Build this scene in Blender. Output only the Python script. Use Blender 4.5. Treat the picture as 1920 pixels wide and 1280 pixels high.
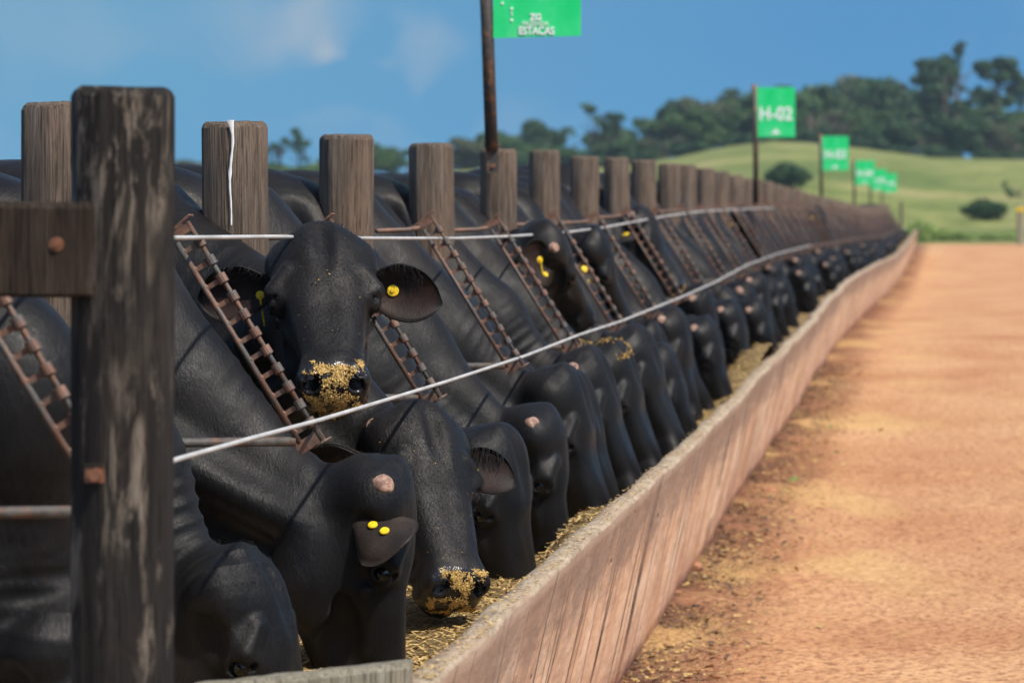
import bpy, math, random
import numpy as np
from mathutils import Vector, Matrix, noise as mnoise

# ------------------------------------------------------------------ camera, world, sun
scene = bpy.context.scene
for o in list(bpy.data.objects):
    bpy.data.objects.remove(o)
COL = scene.collection
R = math.radians
FPX = 6760.0                    # focal length in pixels of a 1920 wide frame
D1 = 10.4
cam_d = bpy.data.cameras.new('camera')
cam = bpy.data.objects.new('camera', cam_d)
COL.objects.link(cam)
cam.location = (0, 0, 0)
cam.rotation_euler = (R(90), 0, 0)
cam_d.sensor_width = 36.0
cam_d.lens = FPX * 36.0 / 1920.0
cam_d.shift_x = -(1779 - 960) / 1920.0
cam_d.shift_y = -(640 - 391) / 1920.0
cam_d.clip_start = 0.1
cam_d.clip_end = 3000
cam_d.dof.use_dof = True
cam_d.dof.focus_distance = 9.7
cam_d.dof.aperture_fstop = 6.0
scene.camera = cam

scene.view_settings.view_transform = 'Standard'
scene.view_settings.look = 'None'
scene.view_settings.exposure = 0.5
scene.view_settings.gamma = 1.0

SUN_EL, SUN_AZ = R(54), R(129)   # azimuth clockwise from +Y; light arrives from behind the camera
sund = Vector((math.sin(SUN_AZ) * math.cos(SUN_EL), math.cos(SUN_AZ) * math.cos(SUN_EL), math.sin(SUN_EL)))
sl = bpy.data.lights.new('sun', 'SUN')
sl.energy = 3.8
sl.angle = R(1.6)
sl.color = (1.0, 0.93, 0.83)
so = bpy.data.objects.new('sun', sl)
COL.objects.link(so)
so.rotation_euler = sund.to_track_quat('Z', 'Y').to_euler()

world = bpy.data.worlds.new('World')
scene.world = world
world.use_nodes = True
wn, wl = world.node_tree.nodes, world.node_tree.links
wn.clear()


def N(nodes, t, **kw):
    n = nodes.new(t)
    for k, v in kw.items():
        setattr(n, k, v)
    return n


def wmath(op, a, b=None, c=None):
    n = wn.new('ShaderNodeMath')
    n.operation = op
    for i, v in enumerate((a, b, c)):
        if v is None:
            continue
        if isinstance(v, (int, float)):
            n.inputs[i].default_value = v
        else:
            wl.new(v, n.inputs[i])
    return n.outputs[0]


def build_world():
    out = wn.new('ShaderNodeOutputWorld')
    bg = wn.new('ShaderNodeBackground')
    bg.inputs['Strength'].default_value = 0.12
    wl.new(bg.outputs[0], out.inputs[0])
    sky = wn.new('ShaderNodeTexSky')
    sky.sky_type = 'NISHITA'
    sky.sun_disc = False
    sky.sun_elevation = SUN_EL
    sky.sun_rotation = SUN_AZ
    tc = wn.new('ShaderNodeTexCoord')
    sep = wn.new('ShaderNodeSeparateXYZ')
    wl.new(tc.outputs['Generated'], sep.inputs[0])
    # directions as picture-like angles: a = azimuth tangent, e = elevation tangent (sky features live at these bearings)
    az = wmath('ARCTAN2', sep.outputs[0], sep.outputs[1])
    el = wmath('ARCSINE', sep.outputs[2])
    comb = wn.new('ShaderNodeCombineXYZ')
    wl.new(az, comb.inputs[0])
    wl.new(el, comb.inputs[1])
    # wobble for cloud outlines
    n1 = N(wn, 'ShaderNodeTexNoise')
    n1.inputs['Scale'].default_value = 16
    n1.inputs['Detail'].default_value = 6
    n1.inputs['Roughness'].default_value = 0.55
    wl.new(comb.outputs[0], n1.inputs['Vector'])
    n2 = N(wn, 'ShaderNodeTexNoise')
    n2.inputs['Scale'].default_value = 26
    n2.inputs['Detail'].default_value = 4
    n2.inputs['Roughness'].default_value = 0.5
    mp = wn.new('ShaderNodeMapping')
    mp.inputs['Location'].default_value = (3.1, 1.7, 0)
    wl.new(comb.outputs[0], mp.inputs[0])
    wl.new(mp.outputs[0], n2.inputs['Vector'])
    nw = wmath('MULTIPLY', wmath('SUBTRACT', n1.outputs['Fac'], 0.5), 0.035)
    nw2 = wmath('MULTIPLY', wmath('SUBTRACT', n2.outputs['Fac'], 0.5), 0.045)
    azw = wmath('ADD', az, nw)
    elw = wmath('ADD', el, nw2)

    def blob(px, py, sx, sy, amp):
        a0 = math.atan((px - 1779) / FPX)
        e0 = math.atan((391 - py) / FPX)
        dx = wmath('DIVIDE', wmath('SUBTRACT', azw, a0), sx / FPX)
        dy = wmath('DIVIDE', wmath('SUBTRACT', elw, e0), sy / FPX)
        r2 = wmath('ADD', wmath('MULTIPLY', dx, dx), wmath('MULTIPLY', dy, dy))
        return wmath('MULTIPLY', wmath('EXPONENT', wmath('MULTIPLY', r2, -1.0)), amp)

    light = None
    for b in ((550, 25, 90, 55, 0.75), (582, 98, 30, 34, 1.0), (688, 130, 44, 22, 0.75), (790, 110, 70, 80, 0.6),
              (640, 250, 160, 50, 0.25), (120, 60, 260, 60, 0.25), (880, 240, 120, 40, 0.2), (1180, -120, 300, 60, 0.3)):
        v = blob(*b)
        light = v if light is None else wmath('ADD', light, v)
    dark = None
    for b in ((655, 165, 80, 45, 1.1), (690, 95, 50, 26, .35), (850, 205, 55, 45, 0.9), (300, 120, 160, 60, 0.16), (1300, 60, 300, 120, 0.3)):
        v = blob(*b)
        dark = v if dark is None else wmath('ADD', dark, v)
    n3 = N(wn, 'ShaderNodeTexNoise')
    n3.inputs['Scale'].default_value = 18
    n3.inputs['Detail'].default_value = 7
    wl.new(comb.outputs[0], n3.inputs['Vector'])
    fac = wmath('SUBTRACT', light, dark)
    fac = wmath('ADD', fac, wmath('MULTIPLY', wmath('SUBTRACT', n3.outputs['Fac'], 0.5), 0.9))
    # base blue, lighter towards the left bearing and the horizon
    lr = wmath('MULTIPLY', wmath('ADD', az, 0.03), -5.0)
    ramp = wn.new('ShaderNodeMix')
    ramp.data_type = 'RGBA'
    ramp.clamp_factor = True
    wl.new(lr, ramp.inputs[0])
    ramp.inputs[6].default_value = (0.382, 1.619, 3.253, 1)
    ramp.inputs[7].default_value = (0.720, 2.071, 3.253, 1)
    hz = wn.new('ShaderNodeMix')
    hz.data_type = 'RGBA'
    hz.clamp_factor = True
    wl.new(wmath('MULTIPLY', wmath('SUBTRACT', 0.05, el), 12.0), hz.inputs[0])
    wl.new(ramp.outputs[2], hz.inputs[6])
    hz.inputs[7].default_value = (0.602, 2.071, 3.637, 1)
    cl = wn.new('ShaderNodeMix')
    cl.data_type = 'RGBA'
    cl.clamp_factor = True
    wl.new(fac, cl.inputs[0])
    wl.new(hz.outputs[2], cl.inputs[6])
    cl.inputs[7].default_value = (2.015, 2.623, 3.253, 1)
    # blend to the plain sky above the cloud bank
    mask = wmath('SUBTRACT', 1.0, wmath('MULTIPLY', wmath('SUBTRACT', el, 0.12), 5.0))
    fin = wn.new('ShaderNodeMix')
    fin.data_type = 'RGBA'
    fin.clamp_factor = True
    wl.new(mask, fin.inputs[0])
    wl.new(sky.outputs[0], fin.inputs[6])
    wl.new(cl.outputs[2], fin.inputs[7])
    wl.new(fin.outputs[2], bg.inputs['Color'])


build_world()

# ------------------------------------------------------------------ helpers
rnd = random.Random(7)


def P(px, py, d):
    """a point of the place, from where it shows in the 1920 px photo and its distance in units of D1"""
    return Vector(((px - 1779) * d / 650.0, D1 * d, -(py - 391) * d / 650.0))


def tab(pts):
    xs = [p[0] for p in pts]
    ys = [p[1] for p in pts]

    def f(d):
        return float(np.interp(d, xs, ys))
    return f


def smooth_tab(pts, w=0.25):
    f = tab(pts)

    def g(d):
        return (f(d - w) + 2 * f(d) + f(d + w)) / 4
    return g


V_ground = smooth_tab([(-2, 1120), (.6, 1120), (1.27, 1125), (1.64, 1090), (2.11, 1020), (2.68, 1000), (3.2, 955), (3.6, 940), (4.5, 955), (5.84, 1035), (7.84, 1150), (9.9, 1120), (11.9, 960), (14.2, 905)])
V_lip = smooth_tab([(-1, 610), (.6, 610), (1.6, 612), (1.89, 590), (2.2, 568), (2.6, 550), (3.3, 495), (4, 485), (5, 512), (6.8, 600), (9, 560), (10.5, 470), (12, 450)], .15)
post_rise = smooth_tab([(.5, 0), (1, 0), (1.385, 12), (1.58, 22), (1.96, 37), (2.35, 53), (2.73, 64), (3.12, 55), (4.07, 26), (5.84, -50), (8.4, -140), (12, -60)], .15)
rail_rise = smooth_tab([(.5, 0), (1.2, 0), (1.6, 5), (2, 20), (2.4, 42), (2.8, 60), (3.9, 70), (6, 10), (8.4, -90), (12, -40)], .15)


def link(o):
    COL.objects.link(o)
    return o


def mesh_obj(name, verts, faces, mats, parent=None, smooth=False, fm=None):
    me = bpy.data.meshes.new(name)
    me.from_pydata([tuple(v) for v in verts], [], [tuple(f) for f in faces])
    if not isinstance(mats, (list, tuple)):
        mats = [mats]
    for m in mats:
        me.materials.append(m)
    if fm is not None:
        me.polygons.foreach_set('material_index', fm)
    if smooth:
        me.polygons.foreach_set('use_smooth', [True] * len(me.polygons))
    me.update()
    o = bpy.data.objects.new(name, me)
    link(o)
    if parent is not None:
        o.parent = parent
    return o


def np_mesh(name, V, Q, mats, parent=None, smooth=True, fm=None):
    """V (n,3) Q (m,4) numpy arrays"""
    me = bpy.data.meshes.new(name)
    me.vertices.add(len(V))
    me.vertices.foreach_set('co', np.asarray(V, dtype=np.float32).ravel())
    k = Q.shape[1]
    me.loops.add(len(Q) * k)
    me.loops.foreach_set('vertex_index', Q.astype(np.int32).ravel())
    me.polygons.add(len(Q))
    me.polygons.foreach_set('loop_start', np.arange(len(Q), dtype=np.int32) * k)
    me.polygons.foreach_set('loop_total', np.full(len(Q), k, dtype=np.int32))
    if not isinstance(mats, (list, tuple)):
        mats = [mats]
    for m in mats:
        me.materials.append(m)
    if fm is not None:
        me.polygons.foreach_set('material_index', np.asarray(fm, dtype=np.int32))
    me.polygons.foreach_set('use_smooth', np.full(len(Q), smooth, dtype=bool))
    me.update(calc_edges=True)
    me.validate()
    o = bpy.data.objects.new(name, me)
    link(o)
    if parent is not None:
        o.parent = parent
    return o


def empty(name, loc):
    o = bpy.data.objects.new(name, None)
    o.location = loc
    o.empty_display_size = 0.1
    return link(o)


def tag(o, label=None, cat=None, group=None, kind=None):
    if label:
        o['label'] = label
    if cat:
        o['category'] = cat
    if group:
        o['group'] = group
    if kind:
        o['kind'] = kind
    return o


def kids_of():
    d = {}
    for o in bpy.data.objects:
        if o.parent is not None:
            d.setdefault(o.parent.name, []).append(o)
    return d


def copy_tree(o, loc, rotz=0.0, scale=None):
    r = o.copy()
    link(r)
    r.location = loc
    r.rotation_euler = (0, 0, rotz)
    if scale:
        r.scale = scale
    for c in list(o.children):
        cc = c.copy()
        link(cc)
        cc.parent = r
        for g in list(c.children):
            gg = g.copy()
            link(gg)
            gg.parent = cc
    return r


class MB:
    def __init__(self):
        self.v, self.f, self.m = [], [], []

    def tube(self, pts, rad, n=8, cap=True, mi=0):
        pts = [Vector(p) for p in pts]
        if isinstance(rad, (int, float)):
            rad = [rad] * len(pts)
        base = len(self.v)
        prev = None
        for i, p in enumerate(pts):
            t = (pts[min(i + 1, len(pts) - 1)] - pts[max(i - 1, 0)]).normalized()
            if prev is None:
                a = Vector((0, 0, 1)) if abs(t.z) < 0.9 else Vector((1, 0, 0))
                u = t.cross(a).normalized()
            else:
                u = (prev - t * prev.dot(t)).normalized()
            prev = u
            w = t.cross(u)
            for k in range(n):
                an = 2 * math.pi * k / n
                self.v.append(p + (u * math.cos(an) + w * math.sin(an)) * rad[i])
        for i in range(len(pts) - 1):
            for k in range(n):
                a = base + i * n + k
                b = base + i * n + (k + 1) % n
                self.f.append((a, b, b + n, a + n))
                self.m.append(mi)
        if cap:
            self.f.append(tuple(base + k for k in range(n))[::-1])
            self.f.append(tuple(base + (len(pts) - 1) * n + k for k in range(n)))
            self.m += [mi, mi]
        return self

    def box(self, c, s, rot=None, mi=0):
        c = Vector(c)
        b = len(self.v)
        for x in (-1, 1):
            for y in (-1, 1):
                for z in (-1, 1):
                    p = Vector((x * s[0] / 2, y * s[1] / 2, z * s[2] / 2))
                    if rot is not None:
                        p = rot @ p
                    self.v.append(c + p)
        for f in ((0, 1, 3, 2), (4, 6, 7, 5), (0, 4, 5, 1), (2, 3, 7, 6), (0, 2, 6, 4), (1, 5, 7, 3)):
            self.f.append(tuple(b + i for i in f))
            self.m.append(mi)
        return self

    def build(self, name, mats, parent=None, smooth=False):
        return mesh_obj(name, self.v, self.f, mats, parent, smooth, self.m)


# ------------------------------------------------------------------ materials
class NT:
    """tiny node-tree writer"""

    def __init__(self, name):
        self.mat = bpy.data.materials.new(name)
        self.mat.use_nodes = True
        self.n, self.l = self.mat.node_tree.nodes, self.mat.node_tree.links
        self.b = self.n['Principled BSDF']
        self.tc = self.n.new('ShaderNodeTexCoord')

    def coord(self, which='Object', scale=(1, 1, 1), rot=(0, 0, 0)):
        m = self.n.new('ShaderNodeMapping')
        m.inputs['Scale'].default_value = scale
        m.inputs['Rotation'].default_value = rot
        if which == 'World':
            g = self.n.new('ShaderNodeNewGeometry')
            self.l.new(g.outputs['Position'], m.inputs[0])
        else:
            self.l.new(self.tc.outputs[which], m.inputs[0])
        return m.outputs[0]

    def noise(self, vec, scale, detail=4, rough=0.5, dist=0.0):
        t = self.n.new('ShaderNodeTexNoise')
        t.inputs['Scale'].default_value = scale
        t.inputs['Detail'].default_value = detail
        t.inputs['Roughness'].default_value = rough
        t.inputs['Distortion'].default_value = dist
        self.l.new(vec, t.inputs['Vector'])
        return t.outputs['Fac']

    def voronoi(self, vec, scale, feature='F1'):
        t = self.n.new('ShaderNodeTexVoronoi')
        t.feature = feature
        t.inputs['Scale'].default_value = scale
        self.l.new(vec, t.inputs['Vector'])
        return t.outputs['Distance']

    def ramp(self, fac, stops, interp='LINEAR'):
        r = self.n.new('ShaderNodeValToRGB')
        r.color_ramp.interpolation = interp
        e = r.color_ramp.elements
        while len(e) < len(stops):
            e.new(0.5)
        for i, (p, c) in enumerate(stops):
            e[i].position = p
            if isinstance(c, (int, float)):
                c = (c, c, c)
            e[i].color = (*c, 1)
        self.l.new(fac, r.inputs[0])
        return r.outputs[0]

    def mix(self, fac, a, b, mode='MIX'):
        m = self.n.new('ShaderNodeMix')
        m.data_type = 'RGBA'
        m.blend_type = mode
        m.clamp_factor = True
        for sock, v in ((m.inputs[0], fac), (m.inputs[6], a), (m.inputs[7], b)):
            if isinstance(v, (int, float)):
                sock.default_value = v
            elif isinstance(v, tuple):
                sock.default_value = (*v, 1) if len(v) == 3 else v
            else:
                self.l.new(v, sock)
        return m.outputs[2]

    def math(self, op, a, b=None):
        m = self.n.new('ShaderNodeMath')
        m.operation = op
        for i, v in enumerate((a, b)):
            if v is None:
                continue
            if isinstance(v, (int, float)):
                m.inputs[i].default_value = v
            else:
                self.l.new(v, m.inputs[i])
        return m.outputs[0]

    def sep(self, vec):
        s = self.n.new('ShaderNodeSeparateXYZ')
        self.l.new(vec, s.inputs[0])
        return s.outputs

    def rand(self):
        o = self.n.new('ShaderNodeObjectInfo')
        return o.outputs['Random']

    def color(self, v):
        s = self.b.inputs['Base Color']
        if isinstance(v, tuple):
            s.default_value = (*v, 1)
        else:
            self.l.new(v, s)
        return self

    def rough(self, v):
        s = self.b.inputs['Roughness']
        if isinstance(v, (int, float)):
            s.default_value = v
        else:
            self.l.new(v, s)
        return self

    def bump(self, h, strength=0.5, dist=0.01, prev=None):
        b = self.n.new('ShaderNodeBump')
        b.inputs['Strength'].default_value = strength
        b.inputs['Distance'].default_value = dist
        self.l.new(h, b.inputs['Height'])
        if prev is not None:
            self.l.new(prev, b.inputs['Normal'])
        self.l.new(b.outputs[0], self.b.inputs['Normal'])
        return b.outputs[0]


M = {}


def build_materials():
    # black hide
    t = NT('black_hide')
    o = t.coord('Object')
    big = t.noise(o, 5, 4, .6)
    c = t.ramp(big, [(.3, (.0018, .0017, .0018)), (.55, (.0036, .0029, .0026)), (.75, (.013, .0078, .0052))])
    spk = t.noise(o, 260, 2, .5)
    dust = t.noise(o, 7, 3, .6)
    dsel = t.math('MULTIPLY', t.ramp(spk, [(.70, 0.0), (.76, 1.0)]), t.ramp(dust, [(.5, 0.0), (.72, .8)]))
    c = t.mix(dsel, c, (.26, .21, .15))
    hz = t.noise(t.coord('Object'), 2.2, 3, .5)
    c = t.mix(t.ramp(hz, [(.46, 0.0), (.72, .5)]), c, (.024, .0165, .012))
    t.color(c)
    t.rough(t.ramp(t.noise(o, 12, 3), [(.3, .40), (.7, .60)]))
    t.b.inputs['Specular IOR Level'].default_value = 0.24
    t.b.inputs['Sheen Weight'].default_value = 0.05
    t.b.inputs['Sheen Roughness'].default_value = 0.55
    t.b.inputs['Sheen Tint'].default_value = (.45, .43, .42, 1)
    hair = t.noise(t.coord('Object', (1, 1, .30)), 170, 4, .7, .6)
    c = t.mix(t.ramp(hair, [(.35, .75), (.62, 0.0)]), c, (.0022, .0022, .0026))
    t.color(c)
    fold = t.noise(t.coord('Object', (1.0, 1.0, .35), (0, R(35), 0)), 22, 4, .6, .8)
    b1 = t.bump(fold, .35, .008)
    t.bump(hair, .55, .0030, b1)
    M['hide'] = t.mat
    t = NT('ear_back_hide')
    o = t.coord('Object')
    t.color(t.ramp(t.noise(o, 14, 4, .6), [(.3, (.010, .008, .007)), (.6, (.030, .021, .016)), (.8, (.055, .040, .030))])).rough(.6)
    t.b.inputs['Specular IOR Level'].default_value = .25
    t.bump(t.noise(o, 140, 3), .4, .003)
    M['ear_out'] = t.mat
    t = NT('wet_nose')
    o = t.coord('Object')
    cell = t.voronoi(o, 190)
    t.color((.011, .010, .011)).rough(.27)
    t.bump(cell, .5, .002)
    M['nose'] = t.mat
    t = NT('inner_ear_skin')
    o = t.coord('Object')
    t.color(t.ramp(t.noise(o, 16, 3), [(.3, (.007, .004, .003)), (.6, (.022, .010, .007)), (.8, (.050, .026, .018))])).rough(.62)
    t.b.inputs['Specular IOR Level'].default_value = .25
    t.bump(t.noise(t.coord('Object', (1, 1, .2)), 160, 3), .4, .003)
    M['ear_in'] = t.mat
    t = NT('eye_gloss')
    t.color((.004, .0035, .003)).rough(.04)
    M['eye'] = t.mat
    t = NT('horn_scur')
    o = t.coord('Object')
    t.color(t.ramp(t.noise(o, 60, 4, .6), [(.3, (.10, .055, .038)), (.55, (.33, .195, .14)), (.8, (.52, .37, .28))])).rough(.6)
    t.bump(t.noise(o, 200, 3), .5, .002)
    M['horn'] = t.mat
    t = NT('yellow_tag_plastic')
    o = t.coord('Object')
    t.color(t.ramp(t.noise(o, 120, 3), [(.35, (.62, .40, .01)), (.6, (.85, .62, .01))])).rough(.4)
    M['tag'] = t.mat
    t = NT('hair_black')
    t.color((.009, .008, .0075)).rough(.7)
    t.b.inputs['Specular IOR Level'].default_value = .25
    M['hair'] = t.mat
    # feed
    t = NT('feed_flake')
    o = t.coord('Object')
    t.color(t.ramp(t.noise(o, 95, 3, .7), [(.25, (.09, .05, .018)), (.42, (.28, .17, .055)), (.58, (.54, .37, .13)), (.76, (.76, .62, .32))])).rough(.75)
    M['feed'] = t.mat
    t = NT('feed_crumb')
    o = t.coord('Object')
    t.color(t.ramp(t.noise(o, 220, 3, .7), [(.30, (.10, .05, .015)), (.44, (.36, .21, .05)), (.6, (.62, .42, .13)), (.78, (.76, .62, .34))])).rough(.7)
    M['crumb'] = t.mat
    t = NT('feed_bed')
    w = t.coord('World')
    a = t.noise(w, 60, 6, .75)
    t.color(t.ramp(a, [(.3, (.06, .034, .014)), (.46, (.20, .125, .045)), (.6, (.42, .29, .11)), (.75, (.62, .48, .23))])).rough(.85)
    t.bump(a, 1.0, .02)
    M['bed'] = t.mat
    # dirt road
    t = NT('orange_dirt')
    w = t.coord('World')
    x, y, z = t.sep(w)
    big = t.noise(t.coord('World', (1, .6, 1)), .9, 4, .55)
    fine = t.noise(w, 30, 8, .7)
    c = t.ramp(big, [(.3, (.49, .24, .115)), (.52, (.60, .335, .17)), (.72, (.67, .40, .21))])
    c = t.mix(t.ramp(fine, [(.38, 1.0), (.54, 0.0)]), c, (.25, .10, .05))
    c = t.mix(t.ramp(t.noise(w, 75, 4, .6), [(.60, 0.0), (.68, .75)]), c, (.72, .46, .24))
    # belt close to the trough: painted shadow strip with trodden litter (dung, wet feed)
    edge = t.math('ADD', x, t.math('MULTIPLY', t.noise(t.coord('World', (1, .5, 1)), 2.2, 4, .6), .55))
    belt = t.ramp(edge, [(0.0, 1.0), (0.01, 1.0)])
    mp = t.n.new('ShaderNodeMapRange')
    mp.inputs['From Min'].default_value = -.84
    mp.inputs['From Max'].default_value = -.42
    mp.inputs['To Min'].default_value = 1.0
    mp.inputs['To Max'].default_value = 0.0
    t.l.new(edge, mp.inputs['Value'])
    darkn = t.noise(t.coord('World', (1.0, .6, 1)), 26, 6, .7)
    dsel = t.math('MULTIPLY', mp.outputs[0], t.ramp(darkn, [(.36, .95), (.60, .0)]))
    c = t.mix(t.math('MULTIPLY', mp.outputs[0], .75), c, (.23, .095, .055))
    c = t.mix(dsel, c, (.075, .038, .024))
    straw = t.math('MULTIPLY', t.ramp(t.noise(t.coord('World', (1, .45, 1)), 1.15, 3, .5), [(.53, 0.0), (.64, 1.0)]), t.ramp(t.noise(w, 52, 5, .7), [(.42, 0.0), (.56, .8)]))
    mp2 = t.n.new('ShaderNodeMapRange')
    mp2.inputs['From Min'].default_value = -.2
    mp2.inputs['From Max'].default_value = .35
    mp2.inputs['To Min'].default_value = 1.0
    mp2.inputs['To Max'].default_value = .08
    t.l.new(edge, mp2.inputs['Value'])
    c = t.mix(t.math('MULTIPLY', straw, mp2.outputs[0]), c, (.62, .42, .17))
    t.color(c).rough(.95)
    t.b.inputs['Specular IOR Level'].default_value = .1
    b1 = t.bump(t.noise(w, 9, 6, .6), .7, .05)
    t.bump(fine, .9, .011, b1)
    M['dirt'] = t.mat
    t = NT('pen_mud')
    w = t.coord('World')
    t.color(t.ramp(t.noise(w, 3, 5), [(.3, (.06, .035, .022)), (.7, (.14, .08, .05))])).rough(.9)
    M['mud'] = t.mat
    # pasture
    t = NT('pasture_grass')
    w = t.coord('World')
    a = t.noise(w, .035, 5, .6)
    b = t.noise(t.coord('World', (1, .4, 1)), .45, 6, .7)
    c = t.ramp(a, [(.35, (.125, .165, .04)), (.5, (.20, .225, .06)), (.68, (.30, .28, .095))])
    c = t.mix(t.ramp(b, [(.35, .7), (.6, 0.0)]), c, (.075, .115, .026))
    b2_ = t.noise(t.coord('World', (1, .6, 1)), .12, 6, .65)
    c = t.mix(t.ramp(b2_, [(.5, 0.0), (.66, .6)]), c, (.34, .29, .13))
    c = t.mix(t.ramp(b2_, [(.34, .6), (.46, 0.0)]), c, (.09, .13, .03))
    t.color(c).rough(.9)
    t.b.inputs['Specular IOR Level'].default_value = .15
    t.bump(b, 1, .4)
    M['grass'] = t.mat
    # foliage in four kinds
    for nm, c0, c1, c2 in (('leaf_dark', (.014, .040, .010), (.026, .075, .016), (.060, .125, .022)),
                           ('leaf_mid', (.026, .062, .012), (.050, .110, .020), (.10, .175, .030)),
                           ('leaf_pale', (.045, .062, .028), (.085, .105, .045), (.13, .145, .065)),
                           ('leaf_bright', (.05, .10, .018), (.10, .18, .03), (.16, .26, .05)),
                           ('leaf_weed', (.16, .24, .06), (.26, .36, .09), (.36, .44, .13))):
        t = NT(nm)
        o = t.coord('Object')
        c = t.ramp(t.noise(o, .7, 3, .6), [(.3, c0), (.5, c1), (.72, c2)])
        t.color(t.mix(t.math('MULTIPLY', t.rand(), .25), c, c0)).rough(.7)
        M[nm] = t.mat
    t = NT('bark')
    t.color((.09, .065, .045)).rough(.9)
    M['bark'] = t.mat
    # wood posts
    def wood(name, dark, mid, lite, warm, burn=0.0):
        t = NT(name)
        g = t.noise(t.coord('Object', (9, 9, .55)), 5.0, 8, .65, .35)
        g2 = t.noise(t.coord('Object', (60, 60, 1.6)), 3.2, 4, .6, .2)
        pat = t.noise(t.coord('Object', (1.3, 1.3, .8)), 4.5, 4, .6)
        c = t.ramp(g, [(.28, dark), (.5, mid), (.70, lite)])
        c = t.mix(t.ramp(pat, [(.48, 0.0), (.68, .7)]), c, warm)
        c = t.mix(t.ramp(g2, [(.36, .95), (.46, 0.0)]), c, tuple(v * .22 for v in dark))
        c = t.mix(t.math('MULTIPLY', t.rand(), .35), c, mid)
        if burn:
            p2 = t.noise(t.coord('Object', (9, 9, 1.7)), 2.1, 6, .7, .5)
            p3 = t.noise(t.coord('Object', (1.6, 1.6, .5)), 5.5, 3, .5)
            s = t.math('MULTIPLY', t.ramp(p2, [(.50, 0.0), (.60, 1.0)]), t.ramp(p3, [(.42, 0.1), (.60, 1.0)]))
            c = t.mix(t.math('MULTIPLY', s, burn), c, (.27, .225, .175))
        t.color(c).rough(.85)
        t.b.inputs['Specular IOR Level'].default_value = .2
        b1 = t.bump(g, .7, .012)
        t.bump(g2, 1.0, .010, b1)
        M[name] = t.mat
    wood('weathered_post', (.055, .041, .031), (.145, .110, .083), (.30, .24, .19), (.21, .14, .095))
    wood('tarred_post', (.010, .009, .009), (.022, .019, .017), (.045, .038, .032), (.045, .034, .026), .95)
    wood('brown_rail', (.018, .012, .009), (.040, .028, .020), (.085, .06, .045), (.06, .038, .026), .25)
    wood('grey_board', (.17, .15, .11), (.30, .27, .20), (.42, .39, .31), (.34, .32, .22))
    # rusty steel
    def metal(name, lo, hi, rust, amount):
        t = NT(name)
        o = t.coord('Object')
        a = t.noise(o, 38, 6, .7)
        r = t.ramp(t.noise(o, 16, 5, .65), [(amount - .06, 0.0), (amount + .08, 1.0)])
        c = t.mix(r, t.ramp(a, [(.3, lo), (.7, hi)]), t.ramp(a, [(.3, tuple(v * .5 for v in rust)), (.7, rust)]))
        t.color(c)
        t.b.inputs['Metallic'].default_value = .35
        t.rough(t.ramp(a, [(.3, .45), (.7, .8)]))
        t.bump(a, .7, .003)
        M[name] = t.mat
    metal('worn_steel', (.05, .048, .045), (.13, .12, .11), (.20, .105, .07), .50)
    metal('rusty_steel', (.09, .068, .055), (.17, .125, .10), (.27, .145, .10), .47)
    metal('rusty_pole', (.05, .045, .042), (.10, .085, .075), (.33, .16, .08), .56)
    metal('rusty_bolt', (.12, .06, .04), (.22, .12, .08), (.30, .13, .07), .42)
    t = NT('cable_steel')
    o = t.coord('World', (1, 1, 1))
    w = t.n.new('ShaderNodeTexWave')
    w.inputs['Scale'].default_value = 42
    w.bands_direction = 'DIAGONAL'
    t.l.new(o, w.inputs['Vector'])
    t.color(t.ramp(t.noise(o, 6, 3), [(.3, (.40, .39, .37)), (.7, (.60, .59, .57))]))
    t.b.inputs['Metallic'].default_value = .1
    t.rough(.5)
    t.bump(w.outputs['Fac'], .6, .003)
    M['cable'] = t.mat
    # trough concrete
    t = NT('stained_concrete')
    w = t.coord('World')
    x, y, z = t.sep(w)
    # streaks run up and down the wall: long in z, fine in y
    st = t.noise(t.coord('World', (0, .40, .06)), 6.5, 5, .60, .0)
    mot = t.noise(t.coord('World', (1, .35, 1)), 5.0, 6, .65)
    st2 = t.noise(t.coord('World', (0, .95, .16)), 8.0, 5, .7, .1)
    ck = t.noise(t.coord('World', (0, .30, .012)), 6.0, 2, .5, .0)
    ckl = t.math('ABSOLUTE', t.math('SUBTRACT', ck, .5))
    c = t.ramp(st, [(.30, (.56, .34, .20)), (.46, (.76, .50, .32)), (.60, (.82, .60, .41)), (.76, (.84, .72, .56))])
    c = t.mix(t.ramp(st2, [(.33, .8), (.43, 0.0)]), c, (.17, .105, .075))
    c = t.mix(t.math('MULTIPLY', t.ramp(ckl, [(.005, .95), (.013, 0.0)]), t.ramp(t.noise(t.coord('World', (.3, .2, 1)), 3, 3), [(.36, 0.0), (.46, 1.0)])), c, (.06, .035, .025))
    up = t.n.new('ShaderNodeAttribute')
    up.attribute_name = 'up'
    c = t.mix(t.ramp(mot, [(.36, .55), (.56, 0.0)]), c, (.40, .24, .16))
    c = t.mix(t.ramp(mot, [(.56, 0.0), (.74, .5)]), c, (.86, .72, .58))
    pn = t.noise(t.coord('World', (1, .3, .8)), 10, 6, .7)
    topf = t.math('ADD', up.outputs['Fac'], t.math('MULTIPLY', t.math('SUBTRACT', pn, .5), .75))
    c = t.mix(t.ramp(topf, [(.55, 0.0), (.80, .8)]), c, (.27, .195, .15))
    c = t.mix(t.ramp(topf, [(.05, .55), (.35, 0.0)]), c, (.55, .27, .16))
    pit = t.noise(t.coord('World', (1, .22, .7)), 26, 3, .5)
    c = t.mix(t.ramp(pit, [(.26, .9), (.30, 0.0)]), c, (.05, .03, .025))
    t.color(c).rough(.9)
    t.b.inputs['Specular IOR Level'].default_value = .15
    b1 = t.bump(st, .5, .02)
    b2 = t.bump(st2, .7, .008, b1)
    t.bump(pit, .6, .01, b2)
    M['wall'] = t.mat
    t = NT('worn_lip')
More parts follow.
